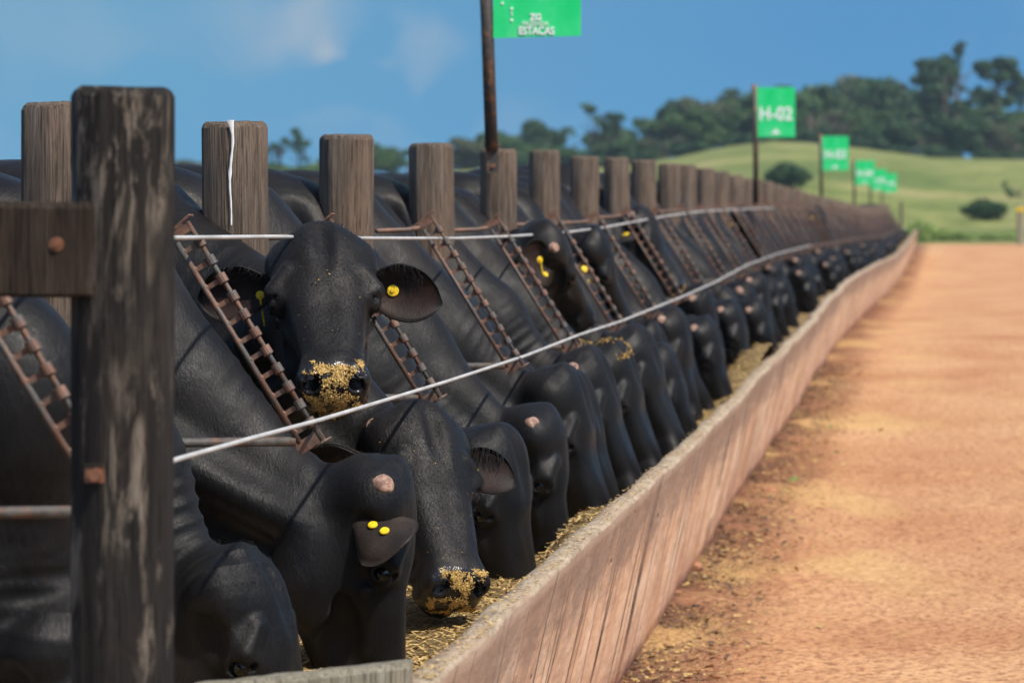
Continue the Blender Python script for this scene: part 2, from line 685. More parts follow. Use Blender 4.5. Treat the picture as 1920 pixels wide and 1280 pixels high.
    w = t.coord('World')
    a = t.noise(t.coord('World', (1, .3, 1)), 26, 7, .75)
    b = t.noise(t.coord('World', (1, .35, 1)), 5.0, 4, .6)
    c = t.ramp(a, [(.3, (.17, .12, .08)), (.5, (.36, .28, .19)), (.7, (.55, .46, .33))])
    c = t.mix(t.ramp(b, [(.42, 0.0), (.65, .5)]), c, (.33, .22, .14))
    t.color(c).rough(.95)
    b1 = t.bump(b, .6, .02)
    t.bump(a, .8, .008, b1)
    M['lip'] = t.mat
    t = NT('sign_green')
    o = t.coord('Object')
    t.color(t.ramp(t.noise(o, 5, 4, .6), [(.35, (.004, .62, .16)), (.55, (.03, .68, .21)), (.75, (.14, .74, .30))])).rough(.35)
    M['green'] = t.mat
    t = NT('sign_white')
    t.color((.85, .87, .85)).rough(.5)
    M['white'] = t.mat
    t = NT('bird_lime')
    t.color((.8, .79, .76)).rough(.8)
    M['lime'] = t.mat
    t = NT('red_clod')
    o = t.coord('Object')
    t.color(t.ramp(t.noise(o, 20, 4), [(.3, (.22, .09, .045)), (.7, (.40, .19, .10))])).rough(.95)
    t.bump(t.noise(o, 40, 4), .8, .01)
    M['clod'] = t.mat


build_materials()

# ------------------------------------------------------------------ ground, road, hill
crest_tab = tab([(-4000, 338), (300, 336), (800, 330), (880, 318), (1100, 318), (1250, 298), (1350, 275), (1440, 263), (1500, 265), (1600, 276), (1750, 298), (1920, 303), (2600, 300), (6000, 330)])


def ss(t):
    t = max(0.0, min(1.0, t))
    return t * t * (3 - 2 * t)


def zg(Y):
    return -V_ground(Y / D1) / 650.0


def terrain(X, Y):
    if Y <= 150:
        base = zg(Y)
    else:
        base = zg(150)
    if Y > 146:
        px = 1779 + FPX * X / Y
        zc = (391 - crest_tab(px)) * 330 / FPX
        t = (Y - 146) / (330 - 146)
        z = base + (zc - base) * (0.35 * t + 0.65 * ss(t)) if t < 1 else zc - 0.02 * (Y - 330) * ss((Y - 330) / 60)
        z += 0.35 * mnoise.noise(Vector((X * .03, Y * .02, 3))) * min(1, t * 4)
        return z
    return base


def build_ground():
    # terrain sheet, columns fan out so the far hills are covered
    ys = list(np.linspace(-30, 140, 60)) + list(np.linspace(143, 420, 90)) + list(np.linspace(440, 760, 12))
    us = np.linspace(-0.75, 0.35, 150)
    V = []
    for Y in ys:
        for u in us:
            X = u * (60 + max(Y, 0) * 1.0)
            z = terrain(X, Y) - (0.03 if Y < 146 else 0.0)
            if Y < 143 and X < -1.6:
                z -= 0.12
            V.append((X, Y, z))
    n = len(us)
    F = [(j * n + i, j * n + i + 1, (j + 1) * n + i + 1, (j + 1) * n + i) for j in range(len(ys) - 1) for i in range(n - 1)]
    tag(mesh_obj('pasture', V, F, M['grass'], smooth=True), kind='structure')
    # dirt road
    ys = list(np.linspace(-10, 40, 400)) + list(np.linspace(40.3, 147, 240))
    xs = [-1.75, -1.4] + list(np.linspace(-1.3, 1.2, 60)) + list(np.linspace(1.3, 7, 20))
    V = []
    for Y in ys:
        for X in xs:
            z = zg(Y) + 0.015 * mnoise.noise(Vector((X * 1.7, Y * .8, 0))) + 0.008 * mnoise.noise(Vector((X * 6, Y * 5, 4)))
            if X < -0.9:
                z += 0.03 * max(0, mnoise.noise(Vector((X * 3, Y * 2.2, 9))) + .3) * ss((-0.85 - X) / .2)
            if Y > 138:                      # frayed, gently raised far edge
                z += -0.05 * ss((Y - 143 + 3 * mnoise.noise(Vector((X * .5, 0, 5)))) / 4)
            V.append((X, Y, z))
    n = len(xs)
    F = [(j * n + i, j * n + i + 1, (j + 1) * n + i + 1, (j + 1) * n + i) for j in range(len(ys) - 1) for i in range(n - 1)]
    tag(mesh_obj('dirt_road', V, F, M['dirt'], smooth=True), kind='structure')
    # pen floor behind the trough
    ys = list(np.linspace(-10, 132, 120))
    xs = list(np.linspace(-40, -2.0, 20))
    V = [(X, Y, PEN - 0.0 + rail_rise(Y / D1) / 650 + .01 * mnoise.noise(Vector((X, Y, 0)))) for Y in ys for X in xs]
    n = len(xs)
    F = [(j * n + i, j * n + i + 1, (j + 1) * n + i + 1, (j + 1) * n + i) for j in range(len(ys) - 1) for i in range(n - 1)]
    tag(mesh_obj('pen_floor', V, F, M['mud'], smooth=True), kind='structure')


PEN = -1.33
build_ground()

# ------------------------------------------------------------------ trough
TR0, TR1 = 5.9, 122.0


def wob(Y):
    a = 0.010 + 0.016 * ss((Y - 14) / 10)
    return a * (mnoise.noise(Vector((Y * .55, 3.3, 0))) * 1.6 + mnoise.noise(Vector((Y * 1.5, 7.3, 0))) * .7)


def build_trough():
    ys = list(np.arange(TR0, 26, .035)) + list(np.arange(26, 60, .12)) + list(np.arange(60, TR1, .4))
    root = empty('feed_trough', (-1.4, TR0, zg(TR0)))
    tag(root, 'long concrete feed trough with a pink stained outer wall beside the dirt road', 'feed trough')
    off = Vector((-1.4, TR0, zg(TR0)))

    # outer wall: profile from inner foot, up, over the lip, down the road side to the ground
    def outer(Y):
        d = Y / D1
        zl = -V_lip(d) / 650
        z0 = zg(Y) - .02
        w = wob(Y)
        fade = 1.0
        nz = 0.010 * mnoise.noise(Vector((Y * 1.6, 0, 5))) + .0025 * mnoise.noise(Vector((Y * 7, 0, 5)))
        xl = -1.023 + w          # outer edge of the lip
        th = .072 + .010 * mnoise.noise(Vector((Y * 1.2, 1, 2)))
        h = zl - z0
        xb = xl - .22 * h        # foot of the wall, set back
        foot = .035 * mnoise.noise(Vector((Y * 1.8, 9, 1))) + .02 * mnoise.noise(Vector((Y * 6, 9, 1)))
        rows = [(xb - .16, z0 + .0, 0.0), (xl - th - .10, zl - .40, .4), (xl - th - .02, zl - .10, .8), (xl - th, zl - .025 + nz, 1.0), (xl - th + .010, zl - .002 + nz, 1.0), (xl - th * .5, zl + .001 + nz, 1.0),
                (xl - .006, zl - .002 + nz * .9, 1.0), (xl, zl - .012 + nz * .8 - .006 * abs(mnoise.noise(Vector((Y * 5, 2, 2)))), .97), (xl - .010, zl - .05, .9)]
        for k in range(1, 9):
            f = k / 8
            bul = .006 * mnoise.noise(Vector((Y * 3, f * 2.0, 7)))
            rows.append((xl - .010 - .22 * (h - .05) * f + bul, zl - .05 - (h - .05 - foot * 0.6 - .02) * f, .9 * (1 - f)))
        lx, lz, _ = rows[-1]
        rows.append((lx - .05, lz - .03, 0))
        rows.append((lx - .12, z0 - .05, 0))
        return rows
    V, up = [], []
    for Y in ys:
        for x, z, u in outer(Y):
            V.append((x - off.x, Y - off.y, z - off.z))
            up.append(u)
    n = len(outer(10.0))
    F, fm = [], []
    for j in range(len(ys) - 1):
        for i in range(n - 1):
            F.append((j * n + i, j * n + i + 1, (j + 1) * n + i + 1, (j + 1) * n + i))
            fm.append(1 if 2 <= i <= 6 else 0)
    F.append(tuple(range(n)))
    fm.append(0)
    F.append(tuple(range((len(ys) - 1) * n, len(ys) * n))[::-1])
    fm.append(0)
    o = mesh_obj('outer_wall', V, F, [M['wall'], M['lip']], root, True, fm)
    at = o.data.attributes.new('up', 'FLOAT', 'POINT')
    at.data.foreach_set('value', up)
    # inner wall
    V, up = [], []

    def inner(Y):
        zl = -V_lip(Y / D1) / 650 - .015
        nz = .015 * mnoise.noise(Vector((Y * 2.3, 4, 5))) + .006 * mnoise.noise(Vector((Y * 12, 4, 5)))
        x0 = -1.99
        return [(x0 - .02, zl - .6, 0), (x0 - .02, zl - .03, .8), (x0 + .01, zl + nz, 1), (x0 + .05, zl + .012 + nz, 1), (x0 + .09, zl + nz, 1), (x0 + .11, zl - .04, .8), (x0 + .2, zl - .5, 0)]
    for Y in ys[::2]:
        for x, z, u in inner(Y):
            V.append((x - off.x, Y - off.y, z - off.z))
            up.append(u)
    n = 7
    m = len(ys[::2])
    F = [(j * n + i, j * n + i + 1, (j + 1) * n + i + 1, (j + 1) * n + i) for j in range(m - 1) for i in range(n - 1)]
    o = mesh_obj('inner_wall', V, F, [M['lip']], root, True)
    # floor
    V = []
    for Y in ys[::6]:
        zl = -V_lip(Y / D1) / 650
        V += [(-1.95 - off.x, Y - off.y, zl - .45 - off.z), (-1.22 - off.x, Y - off.y, zl - .45 - off.z)]
    F = [(2 * j, 2 * j + 1, 2 * j + 3, 2 * j + 2) for j in range(len(V) // 2 - 1)]
    mesh_obj('trough_floor', V, F, [M['wall']], root)

    # feed bed
    ys2 = list(np.arange(TR0, 20, .03)) + list(np.arange(20, TR1, .25))
    xs = np.linspace(-1.90, -1.13, 26)
    V = []

    def fz(X, Y):
        zl = -V_lip(Y / D1) / 650
        b = zl - .235 + .05 * mnoise.noise(Vector((X * 3, Y * 1.3, 2))) + .02 * mnoise.noise(Vector((X * 9, Y * 7, 2)))
        b += .05 * ss((X + 1.35) / .2)                 # heaped up against the road side
        b += .13 * math.exp(-((Y - 11.9) / .5) ** 2) * ss((X + 1.4) / .2)
        b += .19 * math.exp(-((Y - 22.3) / 1.6) ** 2) * ss((X + 1.5) / .25)
        return b
    for Y in ys2:
        for X in xs:
            V.append((X, Y, fz(X, Y)))
    n = len(xs)
    F = [(j * n + i, j * n + i + 1, (j + 1) * n + i + 1, (j + 1) * n + i) for j in range(len(ys2) - 1) for i in range(n - 1)]
    # loose flakes and straw on it
    fm = [0] * len(F)
    r = random.Random(3)
    for k in range(26000):
        Y = 6.6 + 17.5 * r.random() ** 1.6
        X = -1.75 + .62 * r.random()
        c = Vector((X, Y, fz(X, Y) + .004))
        a = r.random() * 6.28
        u = Vector((math.cos(a), math.sin(a), r.uniform(-.5, .5))).normalized()
        w = u.cross(Vector((r.uniform(-.5, .5), r.uniform(-.5, .5), 1))).normalized()
        L = r.uniform(.004, .012) if r.random() < .75 else r.uniform(.015, .035)
        W = r.uniform(.0015, .004)
        b = len(V)
        V += [tuple(c - u * L - w * W), tuple(c + u * L - w * W), tuple(c + u * L + w * W), tuple(c - u * L + w * W)]
        F.append((b, b + 1, b + 2, b + 3))
        fm.append(1)
    for k in range(1500):
        Y = 7.2 + 16 * r.random() ** 1.5
        zl = -V_lip(Y / D1) / 650 + .010 * mnoise.noise(Vector((Y * 1.6, 0, 5)))
        c = Vector((-1.03 + wob(Y) - r.random() ** 1.5 * .06, Y, zl + .004))
        a = r.random() * 6.28
        u = Vector((math.cos(a), math.sin(a), r.uniform(-.2, .2))) * r.uniform(.002, .006)
        w = Vector((-math.sin(a), math.cos(a), .3)) * r.uniform(.001, .003)
        b = len(V)
        V += [tuple(c - u - w), tuple(c + u - w), tuple(c + u + w), tuple(c - u + w)]
        F.append((b, b + 1, b + 2, b + 3))
        fm.append(1)
    o = mesh_obj('feed_mix', V, F, [M['bed'], M['feed']], None, False, fm)
    tag(o, 'chopped yellow brown feed and straw lying in the trough', 'feed', kind='stuff')


build_trough()


def build_litter():
    """loose straw and dirt crumbs on the road beside the trough"""
    r = random.Random(11)
    V, F, fm = [], [], []
    for k in range(30000):
        Y = 8.0 + 26 * r.random() ** 1.5
        d = Y / D1
        zb = zg(Y)
        h = -V_lip(d) / 650 - zb
        X = -1.02 - .28 * h + .0 + abs(r.gauss(0, .24))
        if X > 1.5:
            continue
        c = Vector((X, Y, zb + .014))
        a = r.random() * 6.28
        u = Vector((math.cos(a), math.sin(a), r.uniform(-.4, .4))).normalized()
        w = u.cross(Vector((r.uniform(-.6, .6), r.uniform(-.6, .6), 1))).normalized()
        near = math.exp(-((X + 1.15) / .25) ** 2)
        dark = r.random() < .25 + .5 * near
        L = r.uniform(.003, .009) if r.random() < .88 else r.uniform(.009, .022)
        W = L * r.uniform(.15, .6)
        b = len(V)
        V += [tuple(c - u * L - w * W), tuple(c + u * L - w * W * .6), tuple(c + u * L * .8 + w * W), tuple(c - u * L + w * W)]
        F.append((b, b + 1, b + 2, b + 3))
        fm.append(1 if dark else 0)
    o = mesh_obj('straw_litter', V, F, [M['feed'], M['mud']], None, False, fm)
    tag(o, 'straw bits and dung crumbs trodden along the foot of the trough wall', 'litter', kind='stuff')
    # a few red clods at the foot of the wall
    import bmesh
    spots = [(1445, 925, .034, 'broad reddish brown clod on the road just beyond the trough shadow'),
             (1300, 1066, .030, 'reddish clod lying against the foot of the trough wall'),
             (1268, 1120, .028, 'small reddish clod under the trough wall, nearest to the camera')]
    for i, (px, py, s, lab) in enumerate(spots):
        d = 1.0
        for _ in range(40):
            d = V_ground(d) / (py - 391)
        p = P(px, py, d)
        bm = bmesh.new()
        bmesh.ops.create_icosphere(bm, subdivisions=3, radius=1)
        for v in bm.verts:
            q = v.co * (1 + .35 * mnoise.noise(v.co * 1.4 + Vector((i * 7, 0, 0))) + .12 * mnoise.noise(v.co * 4))
            v.co = Vector((q.x * s * 1.5, q.y * s * 1.5, q.z * s * .8))
        me = bpy.data.meshes.new('dirt_clod')
        bm.to_mesh(me)
        bm.free()
        me.materials.append(M['clod'])
        me.polygons.foreach_set('use_smooth', [True] * len(me.polygons))
        o = link(bpy.data.objects.new('dirt_clod', me))
        o.location = p + Vector((0, 0, .01))
        tag(o, lab, 'clod', 'reddish clods by the trough')
    # green fallen leaf
    for i, (px, py, lab) in enumerate([(1490, 910, 'single green leaf fallen on the orange road'), (1557, 808, 'smaller green leaf farther up the road')]):
        d = 1.0
        for _ in range(40):
            d = V_ground(d) / (py - 391)
        p = P(px, py, d)
        V, F = [], []
        for k in range(9):
            t = k / 8
            w = .018 * math.sin(math.pi * min(1, t * 1.02)) ** .8
            zz = .02 * math.sin(t * 3)
            V += [(t * .09 - .045, -w, zz + .004), (t * .09 - .045, 0, zz), (t * .09 - .045, w, zz + .006)]
        for k in range(8):
            F += [(3 * k, 3 * k + 3, 3 * k + 4, 3 * k + 1), (3 * k + 1, 3 * k + 4, 3 * k + 5, 3 * k + 2)]
        o = mesh_obj('fallen_leaf', V, F, M['leaf_bright'], smooth=True)
        o.location = p + Vector((0, 0, .02))
        o.rotation_euler = (R(20), 0, R(30 + 60 * i))
        tag(o, lab, 'leaf')


build_litter()

# ------------------------------------------------------------------ posts
S = 2.002                        # post spacing
POST_X = -2.06


def post_mesh(name, r, z0, z1, mat, seed, sides=8, cham=.018):
    rr = random.Random(seed)
    V, F = [], []
    a0 = rr.random() * .6
    levels = [z0] + list(np.linspace(z0 + .05, z1 - cham, 14)) + [z1 - cham * .4, z1, z1]
    n = sides * 6
    for li, z in enumerate(levels):
        last = li - len(levels)
        k = 1.0
        if last == -3:
            k = .95
        if last == -2:
            k = .86
        if last == -1:
            k = .001
        for i in range(n):
            a = 2 * math.pi * i / n
            # faceted outline: blend of polygon and circle
            seg = math.pi / sides
            loc = ((a + a0) % (2 * seg)) - seg
            poly = math.cos(seg) / math.cos(loc)
            rad = r * (0.72 * poly + 0.28) * k
            if last < -1:
                rad *= 1 + .03 * mnoise.noise(Vector((math.cos(a) * 1.5 + seed, math.sin(a) * 1.5, z * 1.1)))
                rad -= .004 * max(0, mnoise.noise(Vector((math.cos(a) * 9 + seed, math.sin(a) * 9, z * .8))))
            dz = .006 * mnoise.noise(Vector((math.cos(a) * 3 + seed, math.sin(a) * 3, 9))) if last >= -3 else 0
            V.append((rad * math.cos(a), rad * math.sin(a), z + dz))
    m = len(levels)
    for j in range(m - 1):
        for i in range(n):
            F.append((j * n + i, j * n + (i + 1) % n, (j + 1) * n + (i + 1) % n, (j + 1) * n + i))
    return V, F


def smooth_by_angle(o, ang=35):
    me = o.data
    me.polygons.foreach_set('use_smooth', [True] * len(me.polygons))
    import bmesh
    bm = bmesh.new()
    bm.from_mesh(me)
    for e in bm.edges:
        if len(e.link_faces) == 2 and e.calc_face_angle(0) > R(ang):
            e.smooth = False
    bm.to_mesh(me)
    bm.free()


POSTS = []


def build_posts():
    variants = []
    for s in range(6):
        V, F = post_mesh('post', .1, -1.75, 0.0, None, s * 13 + 2)
        o = mesh_obj('fence_post', V, F, M['weathered_post'])
        smooth_by_angle(o, 24)
        variants.append(o.data)
        bpy.data.objects.remove(o)
    near = {
        -1: None,
        0: 'warm brown round post half hidden behind the dark corner post',
        1: 'stout weathered post with a white bird dropping streak down its front',
        2: 'weathered post standing right behind the forehead of the black bull facing the camera',
        3: 'weathered post just left of the post that carries the tall sign pole',
        4: 'weathered post with a steel plate carrying the tall rusty sign pole',
        5: 'weathered post just right of the post that carries the tall sign pole',
        6: 'second weathered post to the right of the tall sign pole',
        7: 'third weathered post to the right of the tall sign pole',
        8: 'fourth weathered post to the right of the tall sign pole',
        9: 'fifth weathered post to the right of the tall sign pole',
    }
    widths = {0: 1.02, 1: 1.0, 2: .95, 3: .90, 4: .87, 5: .80, 6: .86, 7: .84}
    for i in range(0, 57):
        d = (D1 + S * (i - 1)) / D1
        Y = d * D1
        top = (161 + post_rise(d)) / 650
        if i == 0:
            top = .245
        name = 'fence_post'
        o = bpy.data.objects.new(name, variants[i % 6])
        link(o)
        sc = widths.get(i, rnd.uniform(.80, .92))
        o.location = (POST_X + (rnd.uniform(-.012, .012) if i > 1 else 0), Y, top + (rnd.uniform(-.012, .008) if i > 1 else 0))
        o.scale = (sc, sc, 1)
        o.rotation_euler = (R(rnd.uniform(-.6, .6)), R(rnd.uniform(-.8, .8)), rnd.random() * 6.28 if i not in (1,) else 1.2)
        lab = near.get(i)
        if lab is None:
            lab = 'weathered wooden post in the distant blurred stretch of the fence line'
        tag(o, lab, 'post', 'wooden posts along the pen')
        POSTS.append(o)
        if i == 1:
            # white streak of droppings on the front
            mb = MB()
            pts = []
            for k in range(15):
                t = k / 14
                z = .004 - t * .30
                pts.append((.016 * mnoise.noise(Vector((t * 2.4, 0, 0))) * (1 - t) + .008, z, .0036 * (1.25 - .6 * t) * (1 + .9 * mnoise.noise(Vector((t * 9, 5, 0)))) + (.006 if k == 0 else 0)))
            V, F = [], []
            for (x, z, w) in pts:
                for sx in (-1, 0, 1):
                    V.append((x + sx * w, -.1045 + (.002 if sx else -.001), z))
            for k in range(14):
                for s2 in range(2):
                    a = 3 * k + s2
                    F.append((a, a + 1, a + 4, a + 3))
            st = mesh_obj('dropping_streak', V, F, M['lime'], o, True)
            # keep it on the camera side whatever the post's own turn
            st.matrix_parent_inverse = (Matrix.Rotation(o.rotation_euler.z, 4, 'Z')).inverted()


build_posts()


def build_front_post():
    d = .60
    p = P(230, 165, d)
    r = 194 * d / 650 / 2 * .985
    ztop = p.z
    root = empty('corner_post', (p.x, p.y, zg(p.y)))
    tag(root, 'big dark tarred corner post with pale worn patches, nearest to the camera', 'post')
    V, F = post_mesh('corner', r, 0.0, ztop - zg(p.y), None, 77, 10, .016)
    # square bolt pocket: cut by separate dark inset
    o = mesh_obj('shaft', V, F, M['tarred_post'], root)
    smooth_by_angle(o, 24)
    q = P(200, 880, d)
    zl = q.z - zg(p.y)
    rx = q.x - p.x
    yf = -math.sqrt(max(0, r * r - rx * rx)) - .0005
    mb = MB()
    # recessed square washer pocket frame
    s = .0165
    mb.box((rx, yf - .001, zl), (2 * s, .006, 2 * s))
    w = mb.build('bolt_washer', M['rusty_bolt'], root)
    mb = MB()
    mb.tube([(rx + .002, yf - .003, zl - .002), (rx + .002, yf - .014, zl - .002)], .011, 12)
    mb.build('bolt', M['rusty_bolt'], w)
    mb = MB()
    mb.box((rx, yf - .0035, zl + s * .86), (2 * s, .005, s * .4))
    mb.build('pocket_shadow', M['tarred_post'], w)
    # rail
    r0 = P(196, 466, d)
    h = 177 * d / 650
    V, F = [], []
    yc = p.y - r * .62
    x1 = r0.x
    segs = 40
    for k in range(segs + 1):
        x = x1 - 1.9 * k / segs
        nz = .004 * mnoise.noise(Vector((x * 5, 0, 0)))
        e = 0.0
        prof = [(-.035, -h / 2 + .006), (-.029, -h / 2), (.029, -h / 2), (.035, -h / 2 + .006), (.035, h / 2 - .010), (.026, h / 2), (-.026, h / 2), (-.035, h / 2 - .012)]
        for (yy, zz) in prof:
            V.append((x - p.x, yy, zz + nz))
    n = 8
    for k in range(segs):
        for i in range(n):
            F.append((k * n + i, k * n + (i + 1) % n, (k + 1) * n + (i + 1) % n, (k + 1) * n + i))
    F.append(tuple(range(n))[::-1])
    F.append(tuple(range(segs * n, segs * n + n)))
    rail = mesh_obj('fence_rail', V, F, M['brown_rail'])
    rail.location = (p.x, yc - .0, r0.z)
    smooth_by_angle(rail, 30)
    tag(rail, 'thick dark brown timber rail bolted to the corner post, cut off at the left', 'rail')
    b = P(130, 457, d)
    mb = MB()
    mb.tube([(0, -.034, 0), (0, -.0375, 0)], .0125, 16)
    mb.tube([(0, -.0375, 0), (0, -.042, 0)], .0065, 6)
    bo = mb.build('bolt', M['rusty_bolt'], rail)
    bo.location = (b.x - p.x, 0, b.z - r0.z)


build_front_post()

# ------------------------------------------------------------------ slanted ladder bars and cables
LT, LB = Vector((-1.852, 0, -.045)), Vector((-1.535, 0, -.560))


def make_ladder():
    root = empty('ladder_bar', (0, 0, 0))
    a = LT.copy()
    b = LB.copy()
    ax = (b - a).normalized()
    side = Vector((-ax.z, 0, ax.x))            # towards the road, up
    if side.x < 0:
        side = -side
    up_rod0, up_rod1 = a + side * .024, b + side * .024 + ax * .015
    lo_rod0, lo_rod1 = a - side * .024 + ax * .03, b - side * .024 - ax * .01
    MB().tube([up_rod0, (up_rod0 + up_rod1) / 2, up_rod1], .0062, 10).build('front_rod', M['worn_steel'], root, True)
    MB().tube([lo_rod0, (lo_rod0 + lo_rod1) / 2, lo_rod1], .0072, 10).build('back_rod', M['worn_steel'], root, True)
    n = 11
    L = (up_rod1 - up_rod0).length
    r = random.Random(5)
    for k in range(n):
        t = .045 + k * .0505 / .0505 * (L - .06) / n
        c = up_rod0 + ax * t
        mb = MB()
        s0, s1 = c, c + ax * .024
        mb.tube([s0, s0 + ax * .001, s1 - ax * .001, s1], [.0115, .0128, .0128, .0115], 12, mi=1)
        # web strap curling from the sleeve to the back rod
        m0 = c + ax * .012
        rot = Matrix((ax, Vector((0, 1, 0)), side)).transposed()
        mb.box(m0 - side * .026 + ax * r.uniform(-.002, .002), (.012, .006, .036), rot)
        mb.tube([m0 - side * .046 - ax * .009, m0 - side * .040 + ax * 0, m0 - side * .046 + ax * .010], .0045, 6)
        mb.build('rung', [M['rusty_steel'], M['worn_steel'] if k % 4 != 2 else M['rusty_steel']], root, False)
    # top bracket
    mb = MB()
    rot = Matrix((ax, Vector((0, 1, 0)), side)).transposed()
    mb.box(a + ax * .012, (.02, .010, .058), rot)
    mb.tube([a - side * .03, a + side * .036 - ax * .012, a + side * .044 - ax * .006], .0035, 6)
    mb.tube([a - side * .02 + Vector((-.05, 0, -.03)), a + Vector((.008, .0, .006))], .0035, 6)
    mb.build('top_bracket', M['rusty_steel'], root)
    # foot plate and washer
    mb = MB()
    mb.box(b - side * .002, (.03, .010, .07), rot)
    mb.tube([b + side * .024 + ax * .014, b + side * .024 + ax * .018], .024, 14)
    mb.build('foot_plate', M['rusty_steel'], root)
    # arms back to the post, 0.27 m nearer the camera
    pl = Vector((POST_X + .07, -.20, -.085))
    MB().tube([pl, Vector((-1.91, -.02, -.082)), a + Vector((-.02, 0, -.03))], .0085, 8).build('upper_arm', M['rusty_steel'], root, True)
    MB().tube([Vector((POST_X + .07, -.20, -.565)), Vector((-1.96, -.03, -.562)), b + Vector((-.035, 0, 0))], .0115, 8).build('lower_arm', M['worn_steel'], root, True)
    return root


def build_ladders():
    proto = make_ladder()
    Y0 = .834 * D1 - S
    labs = {
        0: 'dark steel ladder bar under the timber rail, half behind the corner post',
        1: 'slanted steel ladder bar just left of the raised bull face, nearest whole one',
        2: 'slanted rusty ladder bar coming out below the ear of the bull facing the camera',
        3: 'slanted rusty ladder bar with hooked wire top right of the bull ear',
        4: 'slanted rusty ladder bar in front of the raised head with the forked yellow tag',
        5: 'slanted rusty ladder bar mostly hidden behind the raised head with the forked yellow tag',
        6: 'slanted rusty ladder bar hidden behind the raised head with two round yellow tags',
    }
    for i in range(55):
        Y = Y0 + S * i
        z = rail_rise(Y / D1) / 650
        o = proto if i == 0 else copy_tree(proto, (0, Y, z))
        o.location = (0, Y, z)
        if i > 2:
            o.location.x += rnd.uniform(-.012, .012)
            o.location.z += rnd.uniform(-.01, .01)
        tag(o, labs.get(i, 'rusty ladder bar in the farther part of the slanted row over the cattle'), 'ladder bar', 'slanted ladder bars along the feed line')


build_ladders()


def build_cables():
    def cable(pts, L, name, lab, mat, rad, zoff=0):
        P3 = []
        for (x, y) in pts:
            d = L / (1779 - x)
            P3.append(P(x, y, d))
        # resample
        out = []
        for a, b in zip(P3[:-1], P3[1:]):
            n = max(2, int((b - a).length / .12))
            for k in range(n):
                out.append(a.lerp(b, k / n))
        out.append(P3[-1])
        MB_ = MB().tube(out, rad, 8)
        # local frame at the near end
        o = out[0]
        MB_.v = [v - o for v in MB_.v]
        ob = MB_.build(name, mat, None, True)
        ob.location = o
        return tag(ob, lab, 'cable', 'cables along the feed line')
    cable([(-500, 450), (100, 446), (335, 446), (510, 444), (700, 447), (860, 447), (960, 443), (1060, 436), (1130, 427), (1200, 414), (1250, 405), (1310, 397), (1370, 393), (1450, 390)], 1168, 'upper_cable',
          'pale upper steel cable running behind the head of the bull facing the camera', M['cable'], .0056)
    cable([(318, 866), (335, 860), (470, 822), (600, 787), (700, 757), (835, 716), (985, 667), (1085, 628), (1165, 602), (1280, 556), (1345, 527), (1400, 497), (1460, 475), (1520, 460)], 985, 'lower_cable',
          'pale lower steel cable crossing under the chin of the bull facing the camera', M['cable'], .0056)
    for nm, x0, z0, lab in (('upper_cable', -1.82, -.10, 'rusty upper cable in the distant part of the row'), ('lower_cable', -1.52, -.53, 'rusty lower cable in the distant part of the row')):
        pts = []
        for Y in np.arange(39.5, 118, 1.0):
            pts.append(Vector((x0 + .01 * math.sin(Y), Y, z0 + rail_rise(Y / D1) / 650 + .012 * math.sin(Y * 1.57))))
        mb = MB().tube(pts, .008, 6)
        o0 = pts[0]
        mb.v = [v - o0 for v in mb.v]
        ob = mb.build(nm, M['rusty_steel'], None, True)
        ob.location = o0
        tag(ob, lab, 'cable', 'cables along the feed line')


build_cables()

#<CATTLE
# ------------------------------------------------------------------ cattle: one field per animal, surfaced on a stretched grid
def nrm(v):
    v = np.asarray(v, float)
    return v / np.linalg.norm(v)


